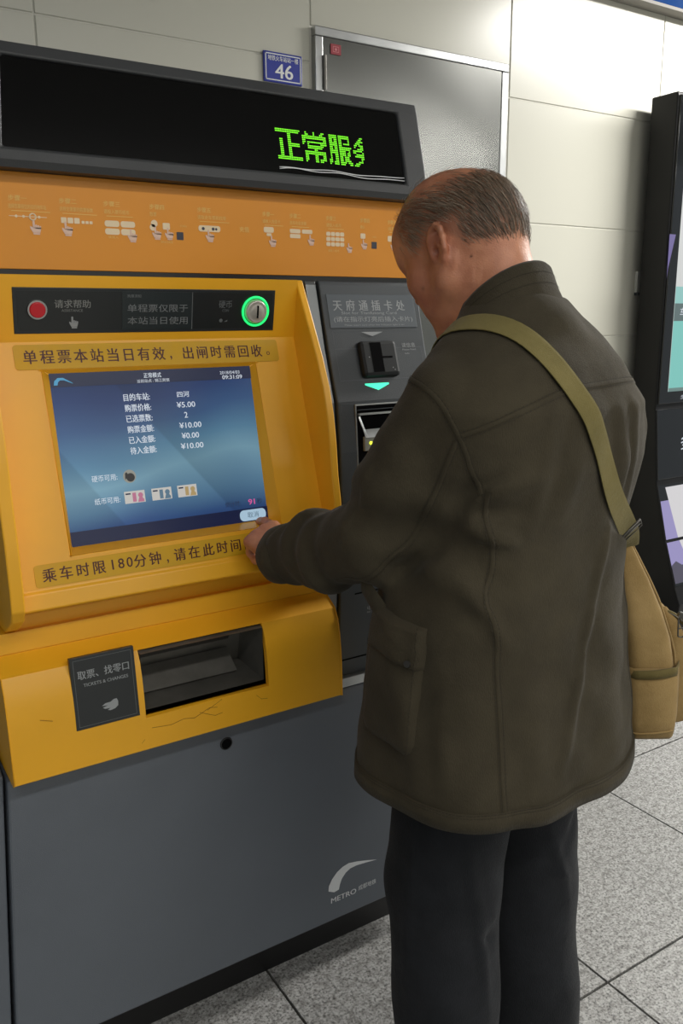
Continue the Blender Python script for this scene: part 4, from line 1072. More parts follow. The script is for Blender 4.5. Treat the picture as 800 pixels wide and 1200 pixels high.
# hair: fine strands combed back over the skull
def hair():
    me = body.data; n = len(V)
    N = np.zeros(n * 3); me.vertices.foreach_get('normal', N); N = N.reshape(-1, 3)
    hm = scalp_mask(Hv) * (np.linalg.norm(Hv, axis=1) < .15) * (Hv[:, 2] > -.07)
    ear = (np.abs(Hv[:, 0]) > .0745) & (Hv[:, 1] < .02) & (Hv[:, 1] > -.05) & (Hv[:, 2] < .032)
    dens = hm * (1 - .97 * bald(Hv)) * (~ear)
    front = sstep(.02, .07, Hv[:, 1]); dens *= 1 - .75 * front
    p = dens / dens.sum()
    M_ = 5800
    pick = rng.choice(n, M_, p=p)
    tree = BVHTree.FromPolygons([Vector(v) for v in V[np.linalg.norm(Hv, axis=1) < .17]], []) if False else None
    root = V[pick] + rng.normal(0, .0013, (M_, 3)); nor = N[pick]; hv = Hv[pick]
    # combing direction in the head frame: back and down, sweeping down behind the ear
    back = np.stack([np.zeros(M_), -np.ones(M_), -.85 - .5 * sstep(0, -.09, hv[:, 1]) * 1.0], 1)
    back[:, 2] -= .6 * sstep(.06, -.02, hv[:, 2])
    back += rng.normal(0, .16, (M_, 3)); D = back @ HR.T
    # clump wander
    ph = np.sin(hv[:, 2] * 210 + hv[:, 1] * 120)[:, None] * .10
    D += ph * (np.array([[0, .3, 1.]]) @ HR.T)
    Ln = (.020 + .012 * rng.random(M_)) * (1 - .35 * sstep(.02, -.04, hv[:, 2])); seg = 5
    cen = hp3(0, -.014, .03)
    P = [root.copy()]; d = D - nor * (D * nor).sum(1, keepdims=True); d /= np.linalg.norm(d, axis=1, keepdims=True)
    lift = .10 + .12 * rng.random(M_)
    cur = root.copy(); nn = nor.copy()
    for k in range(seg):
        st = d + nn * (lift * (1 - k / 2.0))[:, None]; st /= np.linalg.norm(st, axis=1, keepdims=True)
        cur = cur + st * (Ln / seg)[:, None]; P.append(cur.copy())
        # bend with the curvature of the skull
        r_ = cur - cen; r_ /= np.linalg.norm(r_, axis=1, keepdims=True); nn = .5 * nn + .5 * r_; nn /= np.linalg.norm(nn, axis=1, keepdims=True)
        d = d - nn * (d * nn).sum(1, keepdims=True) * .95; d /= np.linalg.norm(d, axis=1, keepdims=True)
    P = np.stack(P, 1)                                   # M, seg+1, 3
    side = np.cross(d, nor); side /= np.linalg.norm(side, axis=1, keepdims=True)
    wd = np.array([1, 1, .9, .75, .5, .15]) * .00027
    up = nor
    tri = [side, -.5 * side + .87 * up, -.5 * side - .87 * up]
    verts = np.stack([P + wd[None, :, None] * t[:, None, :] for t in tri], 2).reshape(-1, 3)     # M*(seg+1)*3
    base = (np.arange(M_) * (seg + 1) * 3)[:, None, None]
    kk = (np.arange(seg) * 3)[None, :, None]; tt_ = np.arange(3)[None, None, :]
    a = base + kk + tt_; b_ = base + kk + (tt_ + 1) % 3
    Fh = np.stack([a, b_, b_ + 3, a + 3], -1).reshape(-1, 4)
    hm_ = bpy.data.materials.new('grey_brown_hair'); hm_.use_nodes = True; nt = hm_.node_tree; bs = nt.nodes['Principled BSDF']
    at = nt.nodes.new('ShaderNodeAttribute'); at.attribute_name = 'tone'
    r = nt.nodes.new('ShaderNodeValToRGB'); e = r.color_ramp.elements
    e[0].color = (*lin((58, 50, 42)), 1); e[1].color = (*lin((196, 180, 160)), 1); e[0].position = .1
    x = e.new(.5); x.color = (*lin((120, 102, 84)), 1)
    nt.links.new(at.outputs['Fac'], r.inputs[0]); nt.links.new(r.outputs[0], bs.inputs['Base Color']); bs.inputs['Roughness'].default_value = .45
    o = mesh_from(verts, Fh, 'hair', hm_, MAN); o['kind'] = 'stuff'
    tone = np.clip(.64 + .22 * sstep(.0, .06, hv[:, 1]) - .25 * sstep(-.03, -.10, hv[:, 1]) + rng.normal(0, .15, M_), 0, 1)
    t_ = np.repeat(tone, (seg + 1) * 3)
    A_ = o.data.attributes.new('tone', 'FLOAT', 'POINT'); A_.data.foreach_set('value', t_.astype(np.float32))
hair()

# --- cloth materials
def cloth(name, dark, light, rough=.9, weave=900., sheen=.25):
    m = bpy.data.materials.new(name); m.use_nodes = True; nt = m.node_tree; b = nt.nodes['Principled BSDF']; tc = nt.nodes.new('ShaderNodeTexCoord')
    n = nt.nodes.new('ShaderNodeTexNoise'); n.inputs['Scale'].default_value = 9; n.inputs['Detail'].default_value = 7; n.inputs['Roughness'].default_value = .65
    nt.links.new(tc.outputs['Object'], n.inputs['Vector'])
    r = nt.nodes.new('ShaderNodeValToRGB'); e = r.color_ramp.elements; e[0].position = .3; e[0].color = (*lin(dark), 1); e[1].position = .72; e[1].color = (*lin(light), 1)
    nt.links.new(n.outputs['Fac'], r.inputs[0]); nt.links.new(r.outputs[0], b.inputs['Base Color'])
    b.inputs['Roughness'].default_value = rough; b.inputs['Sheen Weight'].default_value = sheen; b.inputs['Sheen Roughness'].default_value = .4; b.inputs['Specular IOR Level'].default_value = .2
    mp = nt.nodes.new('ShaderNodeMapping'); mp.inputs['Scale'].default_value = (1, 1, .22); nt.links.new(tc.outputs['Object'], mp.inputs[0])
    n2 = nt.nodes.new('ShaderNodeTexNoise'); n2.inputs['Scale'].default_value = weave; n2.inputs['Detail'].default_value = 2; nt.links.new(mp.outputs[0], n2.inputs['Vector'])
    n3 = nt.nodes.new('ShaderNodeTexNoise'); n3.inputs['Scale'].default_value = 22; n3.inputs['Detail'].default_value = 4; nt.links.new(tc.outputs['Object'], n3.inputs['Vector'])
    a2 = nt.nodes.new('ShaderNodeMath'); a2.operation = 'MULTIPLY_ADD'; a2.inputs[1].default_value = 3.0; nt.links.new(n3.outputs['Fac'], a2.inputs[0]); nt.links.new(n2.outputs['Fac'], a2.inputs[2])
    bp = nt.nodes.new('ShaderNodeBump'); bp.inputs['Strength'].default_value = .5; bp.inputs['Distance'].default_value = .0018
    nt.links.new(a2.outputs[0], bp.inputs['Height']); nt.links.new(bp.outputs[0], b.inputs['Normal'])
    return m
COAT = cloth('olive_brown_cotton', (54, 49, 38), (69, 63, 49), sheen=.08)
TROUS = cloth('black_corduroy', (20, 22, 25), (36, 38, 42), sheen=.06)
THREAD = mat('dark_olive_thread', (48, 43, 32), .9)

def folds(d, X, Y, Z, L):
    """ridges and valleys: (a, b, amplitude, width)"""
    for a, b_, amp, wd in L:
        a = np.asarray(a, float); b_ = np.asarray(b_, float); e = b_ - a; L2 = e @ e
        t = np.clip(((X - a[0]) * e[0] + (Y - a[1]) * e[1] + (Z - a[2]) * e[2]) / L2, 0, 1)
        q = (X - a[0] - t * e[0]) ** 2 + (Y - a[1] - t * e[1]) ** 2 + (Z - a[2] - t * e[2]) ** 2
        d = d - amp * np.exp(-q / wd ** 2) * np.sin(np.pi * np.clip(t, .04, .96)) ** .5
    return d
# torso of the coat: half widths by height  z, a, b_back, b_front, cy
TORSO = np.array([
    (.640, .250, .196, .176, .01), (.70, .249, .194, .172, .01), (.80, .242, .182, .166, .010), (.90, .230, .170, .158, .010), (1.00, .216, .156, .150, .006),
    (1.10, .208, .150, .144, .002), (1.20, .216, .160, .138, -.006), (1.28, .210, .158, .112, -.008), (1.34, .176, .132, .076, -.004), (1.375, .138, .110, .058, .0),
    (1.405, .100, .088, .055, .004), (1.43, .078, .070, .052, .008), (1.455, .04, .04, .04, .010)])
def torso_fn(X, Y, Z):
    g = lambda i: np.interp(Z, TORSO[:, 0], TORSO[:, i])
    a, bb, bf, cy = g(1), g(2), g(3), g(4)
    y = Y - cy; b_ = np.where(y < 0, bb, bf); n = 2.35
    r = ((np.abs(X) / a) ** n + (np.abs(y) / b_) ** n) ** (1 / n)
    m = np.sqrt(X ** 2 + y ** 2)
    d = (r - 1) * np.where(r > 1e-4, m / np.maximum(r, 1e-4), np.minimum(a, b_))
    d = d * .9
    # long hanging folds below the yoke, shallow, around the skirt of the coat
    th = np.arctan2(y, X)
    amp = .0055 * np.clip((1.18 - Z) / .4, 0, 1)
    d = d - amp * (np.sin(th * 5 + .6 + 1.2 * Z) * .6 + np.sin(th * 9 + 2.1 - 2.2 * Z) * .35)
    return np.maximum(np.maximum(d, .702 - Z), Z - 1.43)
CF = [  # hand-placed folds on the back and under the arm (person frame): start, end, height, width
    ((.07, -.20, 1.12), (.06, -.22, .74), .020, .017), ((.04, -.2, 1.08), (.05, -.22, .70), -.009, .030), ((.15, -.17, 1.05), (.17, -.17, .72), -.008, .028),
    ((.00, -.19, .98), (-.03, -.20, .72), .006, .026), ((-.08, -.18, 1.02), (-.09, -.20, .78), -.005, .024), ((-.11, -.17, .90), (-.12, -.18, .72), .005, .022),
    ((-.20, -.10, 1.18), (-.10, -.165, 1.20), .008, .011), ((-.20, -.10, 1.155), (-.10, -.17, 1.15), -.008, .012), ((-.20, -.09, 1.125), (-.11, -.165, 1.09), .009, .012), ((-.20, -.09, 1.09), (-.13, -.155, 1.02), -.008, .014), ((-.20, -.08, 1.06), (-.15, -.14, .96), .007, .014),
    ((.20, -.08, 1.30), (.17, -.12, 1.05), -.012, .015), ((.135, -.16, 1.29), (.145, -.17, 1.06), .010, .013), ((.10, -.17, 1.28), (.12, -.18, 1.08), -.008, .013), ((.165, -.14, 1.28), (.18, -.14, 1.08), .008, .012),
    ((.06, -.17, 1.29), (.08, -.18, 1.10), .005, .014), ((0, -.17, 1.29), (.01, -.18, 1.10), -.005, .018), ((-.05, -.18, 1.27), (-.09, -.17, 1.04), .006, .017), ((-.09, -.17, 1.25), (-.13, -.16, 1.08), -.005, .014),
    ((-.22, .02, 1.0), (-.25, -.05, .74), .006, .022), ((-.20, -.13, .95), (-.2, -.16, .70), -.007, .02), ((-.235, -.06, 1.0), (-.235, -.10, .74), .006, .018)]
def coat_sdf():
    Fd = Field(grid((-.36, .36, .0045)), grid((-.25, .38, .0045)), grid((.645, 1.52, .0048)))
    def tf(X, Y, Z): return folds(torso_fn(X, Y, Z), X, Y, Z, CF)
    Fd.apply(tf, (-.36, -.25, .64), (.36, .26, 1.52), .004)
    def arm(S0, E0, W0, s_, k=.010):
        S0, E0, W0 = map(np.array, (S0, E0, W0)); M0 = (S0 * .45 + E0 * .55) + np.array([s_ * .004, -.006, 0])
        mid = E0 * .5 + W0 * .5 + np.array([0, 0, -.006]); W1 = E0 + (W0 - E0) * .97
        Fd.cap(S0 + np.array([s_ * .0, 0, -.012]), M0, .066, .066, k); Fd.cap(M0, E0, .066, .064, .03); Fd.cap(E0, mid, .065, .060, .02); Fd.cap(mid, W1, .060, .047, .02)
        return W1
    for s_ in (-1, 1): Fd.cap((-.006, -.022, 1.362), (s_ * .110 + .008, -.030, 1.306), .056, .052, .04)
    Fd.cap((-.012, -.028, 1.36), (-.012, -.002, 1.392), .072, .060, .03)
    W1 = arm(SHL, ELL, WRL, -1); W2 = arm(SHR, ELR, WRR, 1)
    return Fd, W1, W2
Fd, CUFL, CUFR = coat_sdf()
def sleeve_wrinkles(Fd):
    E0, W0, S0 = map(np.array, (ELL, WRL, SHL))
    fa = W0 - E0; fl = np.linalg.norm(fa); fa = fa / fl
    ua = E0 - S0; ul = np.linalg.norm(ua); ua = ua / ul
    def fn(X, Y, Z):
        x, y, z = X - E0[0], Y - E0[1], Z - E0[2]
        t = x * fa[0] + y * fa[1] + z * fa[2]
        w_ = np.clip(t / .08, 0, 1) * np.clip((fl + .01 - t) / .05, 0, 1)
        px = x - t * fa[0]; pz = z - t * fa[2]; ang = np.arctan2(pz, px)
        rad = np.sqrt(px ** 2 + (y - t * fa[1]) ** 2 + pz ** 2)
        rad_w = np.clip(1 - (rad - .075) / .02, 0, 1)
        s1 = np.sin(t * 120 + 2.6 * np.sin(ang + .5) + 1.1 * np.sin(2 * ang) + 9 * t * np.cos(ang)) * (.0030 + .0018 * np.sin(t * 37 + ang)) + np.sin(t * 58 - 2.4 * np.cos(ang + t * 12)) * .0042
        x2, y2, z2 = X - S0[0], Y - S0[1], Z - S0[2]; t2 = x2 * ua[0] + y2 * ua[1] + z2 * ua[2]
        w2 = np.clip((t2 - .08) / .06, 0, 1) * np.clip((ul + .03 - t2) / .04, 0, 1) * (X < -.17)
        s2 = np.sin(t2 * 70 + 2.2 * np.arctan2(y2 - t2 * ua[1], x2 - t2 * ua[0])) * .0035
        return (s1 * w_ * rad_w + s2 * w2).astype(np.float32)
    i1 = np.searchsorted(Fd.x, -.10)
    X = Fd.x[:i1][:, None, None]; Y = Fd.y[None, :, None]; Z = Fd.z[None, None, :]
    Fd.F[:i1] += fn(X, Y, Z)
sleeve_wrinkles(Fd)
POST = [  # folds pressed in after the sleeve is joined
    ((-.190, -.090, 1.190), (-.199, -.068, 1.133), -.013, .010), ((-.197, -.074, 1.145), (-.205, -.036, 1.088), -.017, .011), ((-.204, -.045, 1.10), (-.214, .030, 1.040), -.018, .012),
    ((-.196, -.085, 1.175), (-.155, -.128, 1.205), -.006, .007), ((-.19, -.09, 1.165), (-.125, -.14, 1.185), .006, .008), ((-.186, -.095, 1.15), (-.13, -.138, 1.15), -.006, .008), ((-.186, -.095, 1.135), (-.14, -.13, 1.115), .005, .008),
    ((.048, -.150, 1.10), (.002, -.154, .955), .009, .009), ((.010, -.154, .98), (-.070, -.170, .76), .010, .009), ((.030, -.152, 1.05), (-.02, -.162, .86), -.004, .022),
    ((.056, -.162, 1.29), (.090, -.150, 1.13), -.006, .009), ((.075, -.16, 1.29), (.105, -.14, 1.13), .006, .009), ((.035, -.165, 1.28), (.06, -.16, 1.14), .005, .010), ((.015, -.165, 1.275), (.03, -.16, 1.17), -.004, .009),
    ((-.097, -.152, 1.285), (-.120, -.14, 1.12), .004, .010), ((-.07, -.155, 1.28), (-.10, -.145, 1.14), -.003, .010)]
def post(Fd):
    for a, b_, amp, wd in POST:
        lo = np.minimum(a, b_) - 3 * wd; hi = np.maximum(a, b_) + 3 * wd
        sl = [slice(max(0, np.searchsorted(g, l) - 1), np.searchsorted(g, h) + 1) for g, l, h in zip((Fd.x, Fd.y, Fd.z), lo, hi)]
        X = Fd.x[sl[0]][:, None, None]; Y = Fd.y[sl[1]][None, :, None]; Z = Fd.z[sl[2]][None, None, :]
        Fd.F[tuple(sl)] = folds(Fd.F[tuple(sl)], X, Y, Z, [(a, b_, amp, wd)])
post(Fd)
def crumple(Fd, amp=.0026):
    X = Fd.x[:, None, None]; Y = Fd.y[None, :, None]; Z = Fd.z[None, None, :]
    a = np.sin(31 * X + 17 * Z + 2.1 * np.sin(19 * Y - 8 * Z)) * np.sin(23 * Z - 14 * Y + 1.7 * np.sin(21 * X))
    b_ = np.sin(58 * X - 27 * Z + 2.6 * np.sin(24 * Z + 13 * Y)) * np.sin(39 * Y + 33 * Z)
    Fd.F += (amp * (a * .9 + b_ * .4)).astype(np.float32)
crumple(Fd)
CV, CFc = Fd.mesh()
coat = mesh_from(CV, CFc, 'jacket', COAT, MAN, label='olive brown cotton jacket with yoke and patch pocket')
sm = coat.modifiers.new('smooth', 'SMOOTH'); sm.factor = .5; sm.iterations = 3
CT = BVHTree.FromPolygons([tuple(v) for v in CV], [tuple(f) for f in CFc.tolist()])
def on_coat(p, off=0.):
    h = CT.find_nearest(Vector(p)); return h[0] + h[1] * off, h[1]
def ray_coat(phi, z, off=0., cx=0., cy=0.):
    d = Vector((math.cos(phi), math.sin(phi), 0)); h = CT.ray_cast(Vector((cx, cy, z)) + d * .6, -d)
    return (h[0] + h[1] * off, h[1]) if h[0] is not None else on_coat((cx, cy, z))
def densify(pts, step=.006):
    out = []
    for a, b_ in zip(pts, pts[1:]):
        a = Vector(a); b_ = Vector(b_); n = max(1, int((b_ - a).length / step))
        out += [a.lerp(b_, i / n) for i in range(n)]
    return out + [Vector(pts[-1])]
def smooth_path(P, it=4):
    P = [Vector(p) for p in P]
    for _ in range(it): P = [P[0]] + [(P[i - 1] + P[i] * 2 + P[i + 1]) / 4 for i in range(1, len(P) - 1)] + [P[-1]]
    return P
def seam(pts, name='seam', width=.0075, r=.0011, off=.0008, stitch=True):
    """a raised fold with a row of small stitches on each side, laid on the jacket"""
    P = smooth_path([on_coat(p, 0)[0] for p in densify(pts)], 6)
    Q = [on_coat(p, 0) for p in P]
    b = MB(); v = []; f = []
    n = len(Q)
    for i, (p, nr) in enumerate(Q):
        t = (Q[min(n - 1, i + 1)][0] - Q[max(0, i - 1)][0]).normalized(); s_ = t.cross(nr).normalized()
        for a, h_ in ((-width / 2, -.0006), (-width * .3, .0016), (0, .0004), (width * .3, .0016), (width / 2, -.0006)): v.append(p + s_ * a + nr * h_)
    for i in range(n - 1):
        for j in range(4): f.append((i * 5 + j, i * 5 + j + 1, i * 5 + j + 6, i * 5 + j + 5))
    o = new_obj(name, v, f, COAT, MAN, smooth=True)
    if stitch:
        b = MB()
        for i, (p, nr) in enumerate(Q):
            t = (Q[min(n - 1, i + 1)][0] - Q[max(0, i - 1)][0]).normalized(); s_ = t.cross(nr).normalized()
            for a in (-width * .62, width * .62):
                c = p + s_ * a + nr * .0012
                e = t * .0018; w_ = s_ * .0006
                b.add([c - e - w_, c + e - w_, c + e + w_, c - e + w_], [(0, 1, 2, 3)])
        s2 = new_obj('stitching', b.v, b.f, THREAD, o); s2['kind'] = 'stuff'
    return o

# --- collar: stand collar with a folded top edge and two rows of stitching
def ring_pts(c, rx, ry, tilt, n=64, a0=-math.pi, a1=math.pi, yaw=0., tiltx=0.):
    R = np.array(Matrix.Rotation(yaw, 3, 'Z') @ Matrix.Rotation(tilt, 3, 'X') @ Matrix.Rotation(tiltx, 3, 'Y')); c = np.array(c)
    return [c + R @ np.array([rx * math.cos(a), ry * math.sin(a), 0]) for a in np.linspace(a0, a1, n)]
def loft(rings, closed=False):
    n = len(rings[0]); v = [tuple(p) for r in rings for p in r]; f = []
    for i in range(len(rings) - 1):
        for j in range(n - 1 if not closed else n): f.append((i * n + j, i * n + (j + 1) % n, (i + 1) * n + (j + 1) % n, (i + 1) * n + j))
    return v, f
A0, A1 = math.pi / 2 + .22, math.pi / 2 + 2 * math.pi - .22       # open at the front
NC = (-.012, .018, 1.375)
def crings(off):
    C_ = [((-.006, -.002, 1.348), .098, .098, -20), ((-.006, .003, 1.378), .088, .086, -27), ((-.006, .010, 1.404), .080, .079, -34), ((-.006, .016, 1.430), .074, .076, -39)]
    return [ring_pts(c_, rx + off, ry + off, math.radians(t), 72, A0, A1) for c_, rx, ry, t in C_]
out = crings(.003); inn = crings(-.003)[::-1]
topr = ring_pts((-.006, .0175, 1.4345), .074, .076, math.radians(-39), 72, A0, A1)
v, f = loft(out + [topr] + inn + [out[0]])
col_ = new_obj('collar', v, f, COAT, MAN, smooth=True)
b = MB()
for (t, o_) in ((.15, .0040), (.32, .0040), (.9, .0040)):
    i = 3 - t * 3; k = int(min(2, math.floor(i))); u_ = i - k; R_ = crings(o_)
    for j in range(2, 70):
        for q in (0, .5):
            P0 = R_[k][j] * (1 - u_) + R_[k + 1][j] * u_; P1 = R_[k][j + 1] * (1 - u_) + R_[k + 1][j + 1] * u_
            a = Vector(P0 * (1 - q) + P1 * q); e = Vector((P1 - P0) * .16); up_ = Vector((0, 0, .0006))
            b.add([a - e - up_, a + e - up_, a + e + up_, a - e + up_], [(0, 1, 2, 3)])
st_ = new_obj('stitching', b.v, b.f, THREAD, col_); st_['kind'] = 'stuff'

# --- trousers
def trousers():
    Fd = Field(grid((-.22, .24, .006)), grid((-.20, .24, .006)), grid((.03, .86, .008)))
    Fd.ell((0, .01, .84), (.175, .13, .12), None, .05)
    for s_, ky, fx in ((-1, 0., -.112), (1, .015, .112)):
        Fd.cap((s_ * .082, .005, .82), (fx * .98, .02 + ky, .50), .100, .094, .03)
        Fd.cap((fx * .98, .02 + ky, .50), (fx + .004 * (1 + s_), -.005 + ky, .10), .095 + .003 * s_, .092 + .005 * s_, .02)
    def fn(X, Y, Z):
        g = lambda a, b_, amp, wd: folds(0., X, Y, Z, [(a, b_, amp, wd)])
        ex = 0
        for q in (((-.15, -.07, .62), (-.10, -.09, .30), .006, .012), ((-.11, -.09, .60), (-.05, -.08, .50), -.005, .012), ((-.16, -.06, .52), (-.08, -.09, .47), .006, .012), ((-.17, -.05, .47), (-.07, -.09, .43), -.005, .012),
                  ((.05, -.07, .60), (.12, -.08, .40), .006, .013), ((.16, -.05, .58), (.09, -.08, .50), -.005, .012), ((.05, -.07, .48), (.15, -.07, .44), .005, .012), ((-.20, .0, .66), (-.20, .01, .30), .004, .010)): ex = ex + g(*q)
        return ex + (np.sin(Z * 21 + 19 * X + 2 * np.sin(14 * Y)) * .0020 + np.sin(Z * 34 - 33 * Y + 12 * X) * .0014) * np.clip((.62 - Z) / .2, .15, 1)
    Fd.F += fn(Fd.x[:, None, None], Fd.y[None, :, None], Fd.z[None, None, :]).astype(np.float32)
    z = Fd.z[None, None, :]; Fd.F = np.maximum(Fd.F, .06 - z)
    V_, F_ = Fd.mesh(); return mesh_from(V_, F_, 'trousers', TROUS, MAN, label='black corduroy trousers')
trousers()
SHOE = mat('black_shoe_leather', (22, 20, 19), .4); SOLE = mat('shoe_sole', (30, 29, 28), .8)
for s_, ky, fx in ((-1, 0., -.10), (1, .015, .11)):
    Fd = Field(grid((fx - .08, fx + .08, .004)), grid((-.12, .24, .004)), grid((0.0, .13, .004)))
    Fd.cap((fx, -.035 + ky, .05), (fx, -.01 + ky, .10), .042, .040, .02); Fd.cap((fx, -.03 + ky, .045), (fx + s_ * .006, .09 + ky, .042), .040, .044, .02); Fd.cap((fx + s_ * .006, .09 + ky, .042), (fx + s_ * .004, .165 + ky, .034), .044, .030, .02)
    Fd.F = np.maximum(Fd.F, .016 - Fd.z[None, None, :])
    V_, F_ = Fd.mesh(); sh = mesh_from(V_, F_, 'shoe', SHOE, MAN)
    pts = [(fx + s_ * .003 + .046 * math.cos(t) * (1 if math.sin(t) > 0 else .88), .05 + ky + .132 * math.sin(t), 0) for t in np.linspace(0, 2 * math.pi, 40)[:-1]]
    v = pts + [(p[0], p[1], .018) for p in pts]; n = len(pts)
    new_obj('sole', v, [tuple(range(n))[::-1], tuple(range(n, 2 * n))] + [(i, (i + 1) % n, n + (i + 1) % n, n + i) for i in range(n)], SOLE, sh)

# --- jacket details
YOKE = [(-.202, -.081, 1.253), (-.188, -.1, 1.261), (-.164, -.121, 1.275), (-.132, -.136, 1.289), (-.084, -.146, 1.306), (-.025, -.151, 1.313), (.05, -.148, 1.315), (.125, -.127, 1.312), (.19, -.08, 1.30)]
seam(YOKE, 'yoke_seam')
seam([(-.195, .03, 1.325), (-.208, -.011, 1.318), (-.207, -.038, 1.305), (-.203, -.056, 1.285), (-.199, -.070, 1.262), (-.197, -.083, 1.240), (-.196, -.094, 1.212), (-.194, -.104, 1.18)], 'armhole_seam')
seam([(-.206, -.076, 1.246), (-.218, -.062, 1.204), (-.226, -.05, 1.163), (-.229, -.032, 1.125), (-.239, -.012, 1.087), (-.240, .022, 1.055), (-.24, .06, 1.035), (-.235, .13, 1.025)], 'sleeve_seam')
seam([(-.19, -.115, 1.18), (-.173, -.117, 1.108), (-.176, -.127, 1.052), (-.168, -.127, .978), (-.166, -.135, .893), (-.166, -.142, .819), (-.165, -.148, .715)], 'side_back_seam')
seam([(.16, -.115, 1.20), (.165, -.12, 1.05), (.17, -.13, .90), (.17, -.14, .72)], 'side_back_seam')
# hem band
def band(z0, z1, off, name):
    N_ = 160; rows = [(z0, -.002), (z0, off), ((z0 + z1) / 2, off * 1.1), (z1, off), (z1 + .001, -.001)]
    v = []; f = []
    for z, o_ in rows:
        for i in range(N_): v.append(ray_coat(2 * math.pi * i / N_, max(z, .7045), o_)[0] if z > .7045 else None)
    base_ = [ray_coat(2 * math.pi * i / N_, .712, 0) for i in range(N_)]
    for i in range(N_):
        for k, (z, o_) in enumerate(rows):
            if v[k * N_ + i] is None:
                q = base_[i][0] + Vector((base_[i][1].x, base_[i][1].y, 0)).normalized() * (o_ + .001); v[k * N_ + i] = Vector((q.x, q.y, z))
    for k in range(len(rows) - 1):
        for i in range(N_): f.append((k * N_ + i, k * N_ + (i + 1) % N_, (k + 1) * N_ + (i + 1) % N_, (k + 1) * N_ + i))
    return new_obj(name, v, f, COAT, MAN, smooth=True)
hm = band(.699, .726, .0035, 'hem')
b = MB()
for zz in (.722, .7265):
    for i in range(330):
        p, nr = ray_coat(2 * math.pi * i / 330, zz, .0045)
        t = Vector((0, 0, 1)).cross(nr).normalized(); e = t * .0018; w_ = Vector((0, 0, .0006))
        b.add([p - e - w_, p + e - w_, p + e + w_, p - e + w_], [(0, 1, 2, 3)])
s2 = new_obj('stitching', b.v, b.f, THREAD, hm); s2['kind'] = 'stuff'
# cuff band on the left and right sleeve
for E0, W0 in ((ELL, WRL), (ELR, WRR)):
    E0 = Vector(E0); W0 = Vector(W0); d = (W0 - E0).normalized(); c1 = W0 - d * .002 + Vector((0, 0, 0)); 
    u = d.orthogonal().normalized(); q_ = d.cross(u); rows = [(-.030, .0485), (-.029, .0515), (-.004, .0510), (.010, .0490), (.014, .0460), (.013, .040), (.0, .036)]
    v = []; N_ = 48; f = []
    for a, r_ in rows:
        for i in range(N_):
            t = 2 * math.pi * i / N_; rr = r_ * (1 + .05 * math.sin(2 * t + 1) + .02 * math.sin(5 * t)); v.append(c1 + d * a + (u * math.cos(t) + q_ * math.sin(t)) * rr)
    for k in range(len(rows) - 1):
        for i in range(N_): f.append((k * N_ + i, k * N_ + (i + 1) % N_, (k + 1) * N_ + (i + 1) % N_, (k + 1) * N_ + i))
    new_obj('cuff', v, f, COAT, MAN, smooth=True)
# patch pockets with flaps, thick and slightly bulging, laid over the jacket
def patch(cor, thick, name, edge=.10, bulge=.006, parent=MAN, nu=16, nv=20, rb=0.):
    """cor: four jacket points (bottom-left, bottom-right, top-right, top-left)"""
    c = [Vector(p) for p in cor]; v = []; f = []
    for j in range(nv + 1):
        for i in range(nu + 1):
            u_, t_ = i / nu, j / nv
            if rb:                                    # rounded lower corners
                du = abs(u_ - .5) * 2
                t2 = t_ + (1 - t_) * rb * max(0, (du - .55) / .45) ** 2
            else: t2 = t_
            p = c[0].lerp(c[1], u_).lerp(c[3].lerp(c[2], u_), t2)
            q, nr = on_coat(p)
            m_ = min(u_, 1 - u_) / edge; m2 = min(t_, 1 - t_) / edge
            h_ = thick * min(1, max(0, min(m_, m2))) ** .3 + bulge * math.sin(math.pi * u_) ** .7 * math.sin(math.pi * t_) ** .7
            h_ += .0010 * math.sin(9 * u_ + 14 * t_) * math.sin(math.pi * u_)
            v.append(q + nr * (h_ - (.002 if (i in (0, nu) or j in (0, nv)) else 0)))
    for j in range(nv):
        for i in range(nu): f.append((j * (nu + 1) + i, j * (nu + 1) + i + 1, (j + 1) * (nu + 1) + i + 1, (j + 1) * (nu + 1) + i))
    return new_obj(name, v, f, COAT, parent, smooth=True), v
def edge_stitch(parent, pts, off):
    b = MB(); P = [on_coat(p, off) for p in densify(pts, .0055)]
    for i, (p, nr) in enumerate(P[:-1]):
        t = (P[i + 1][0] - p).normalized(); s_ = t.cross(nr).normalized(); e = t * .0018; w_ = s_ * .0006
        b.add([p - e - w_, p + e - w_, p + e + w_, p - e + w_], [(0, 1, 2, 3)])
    o = new_obj('stitching', b.v, b.f, THREAD, parent); o['kind'] = 'stuff'
pk, _ = patch([(-.245, .085, .795), (-.245, -.045, .785), (-.238, -.045, .965), (-.243, .085, .965)], .008, 'pocket', bulge=.004, rb=.12)
edge_stitch(pk, [(-.25, -.037, .960), (-.252, -.037, .800), (-.253, -.025, .793), (-.254, .07, .803)], .0100)
fl, _ = patch([(-.245, .088, .930), (-.245, -.046, .915), (-.238, -.046, .985), (-.243, .088, .998)], .0125, 'pocket_flap', bulge=.003, edge=.06, nv=10)
edge_stitch(fl, [(-.25, -.038, .985), (-.252, -.038, .923), (-.253, .08, .936)], .0150)
pb_ = on_coat((-.25, -.028, .932), .0145); MB().cyl(pb_[0], pb_[0] + pb_[1] * .003, .0055, .005, 16).build('flap_button', mat('dark_button', (40, 38, 34), .4), None).parent = fl
pk2, _ = patch([(.245, -.045, .785), (.245, .085, .795), (.243, .085, .965), (.238, -.045, .965)], .008, 'pocket', bulge=.004, rb=.12)
fl2, _ = patch([(.245, -.046, .915), (.245, .088, .930), (.243, .088, .998), (.238, -.046, .985)], .0125, 'pocket_flap', bulge=.003, edge=.06, nv=10)

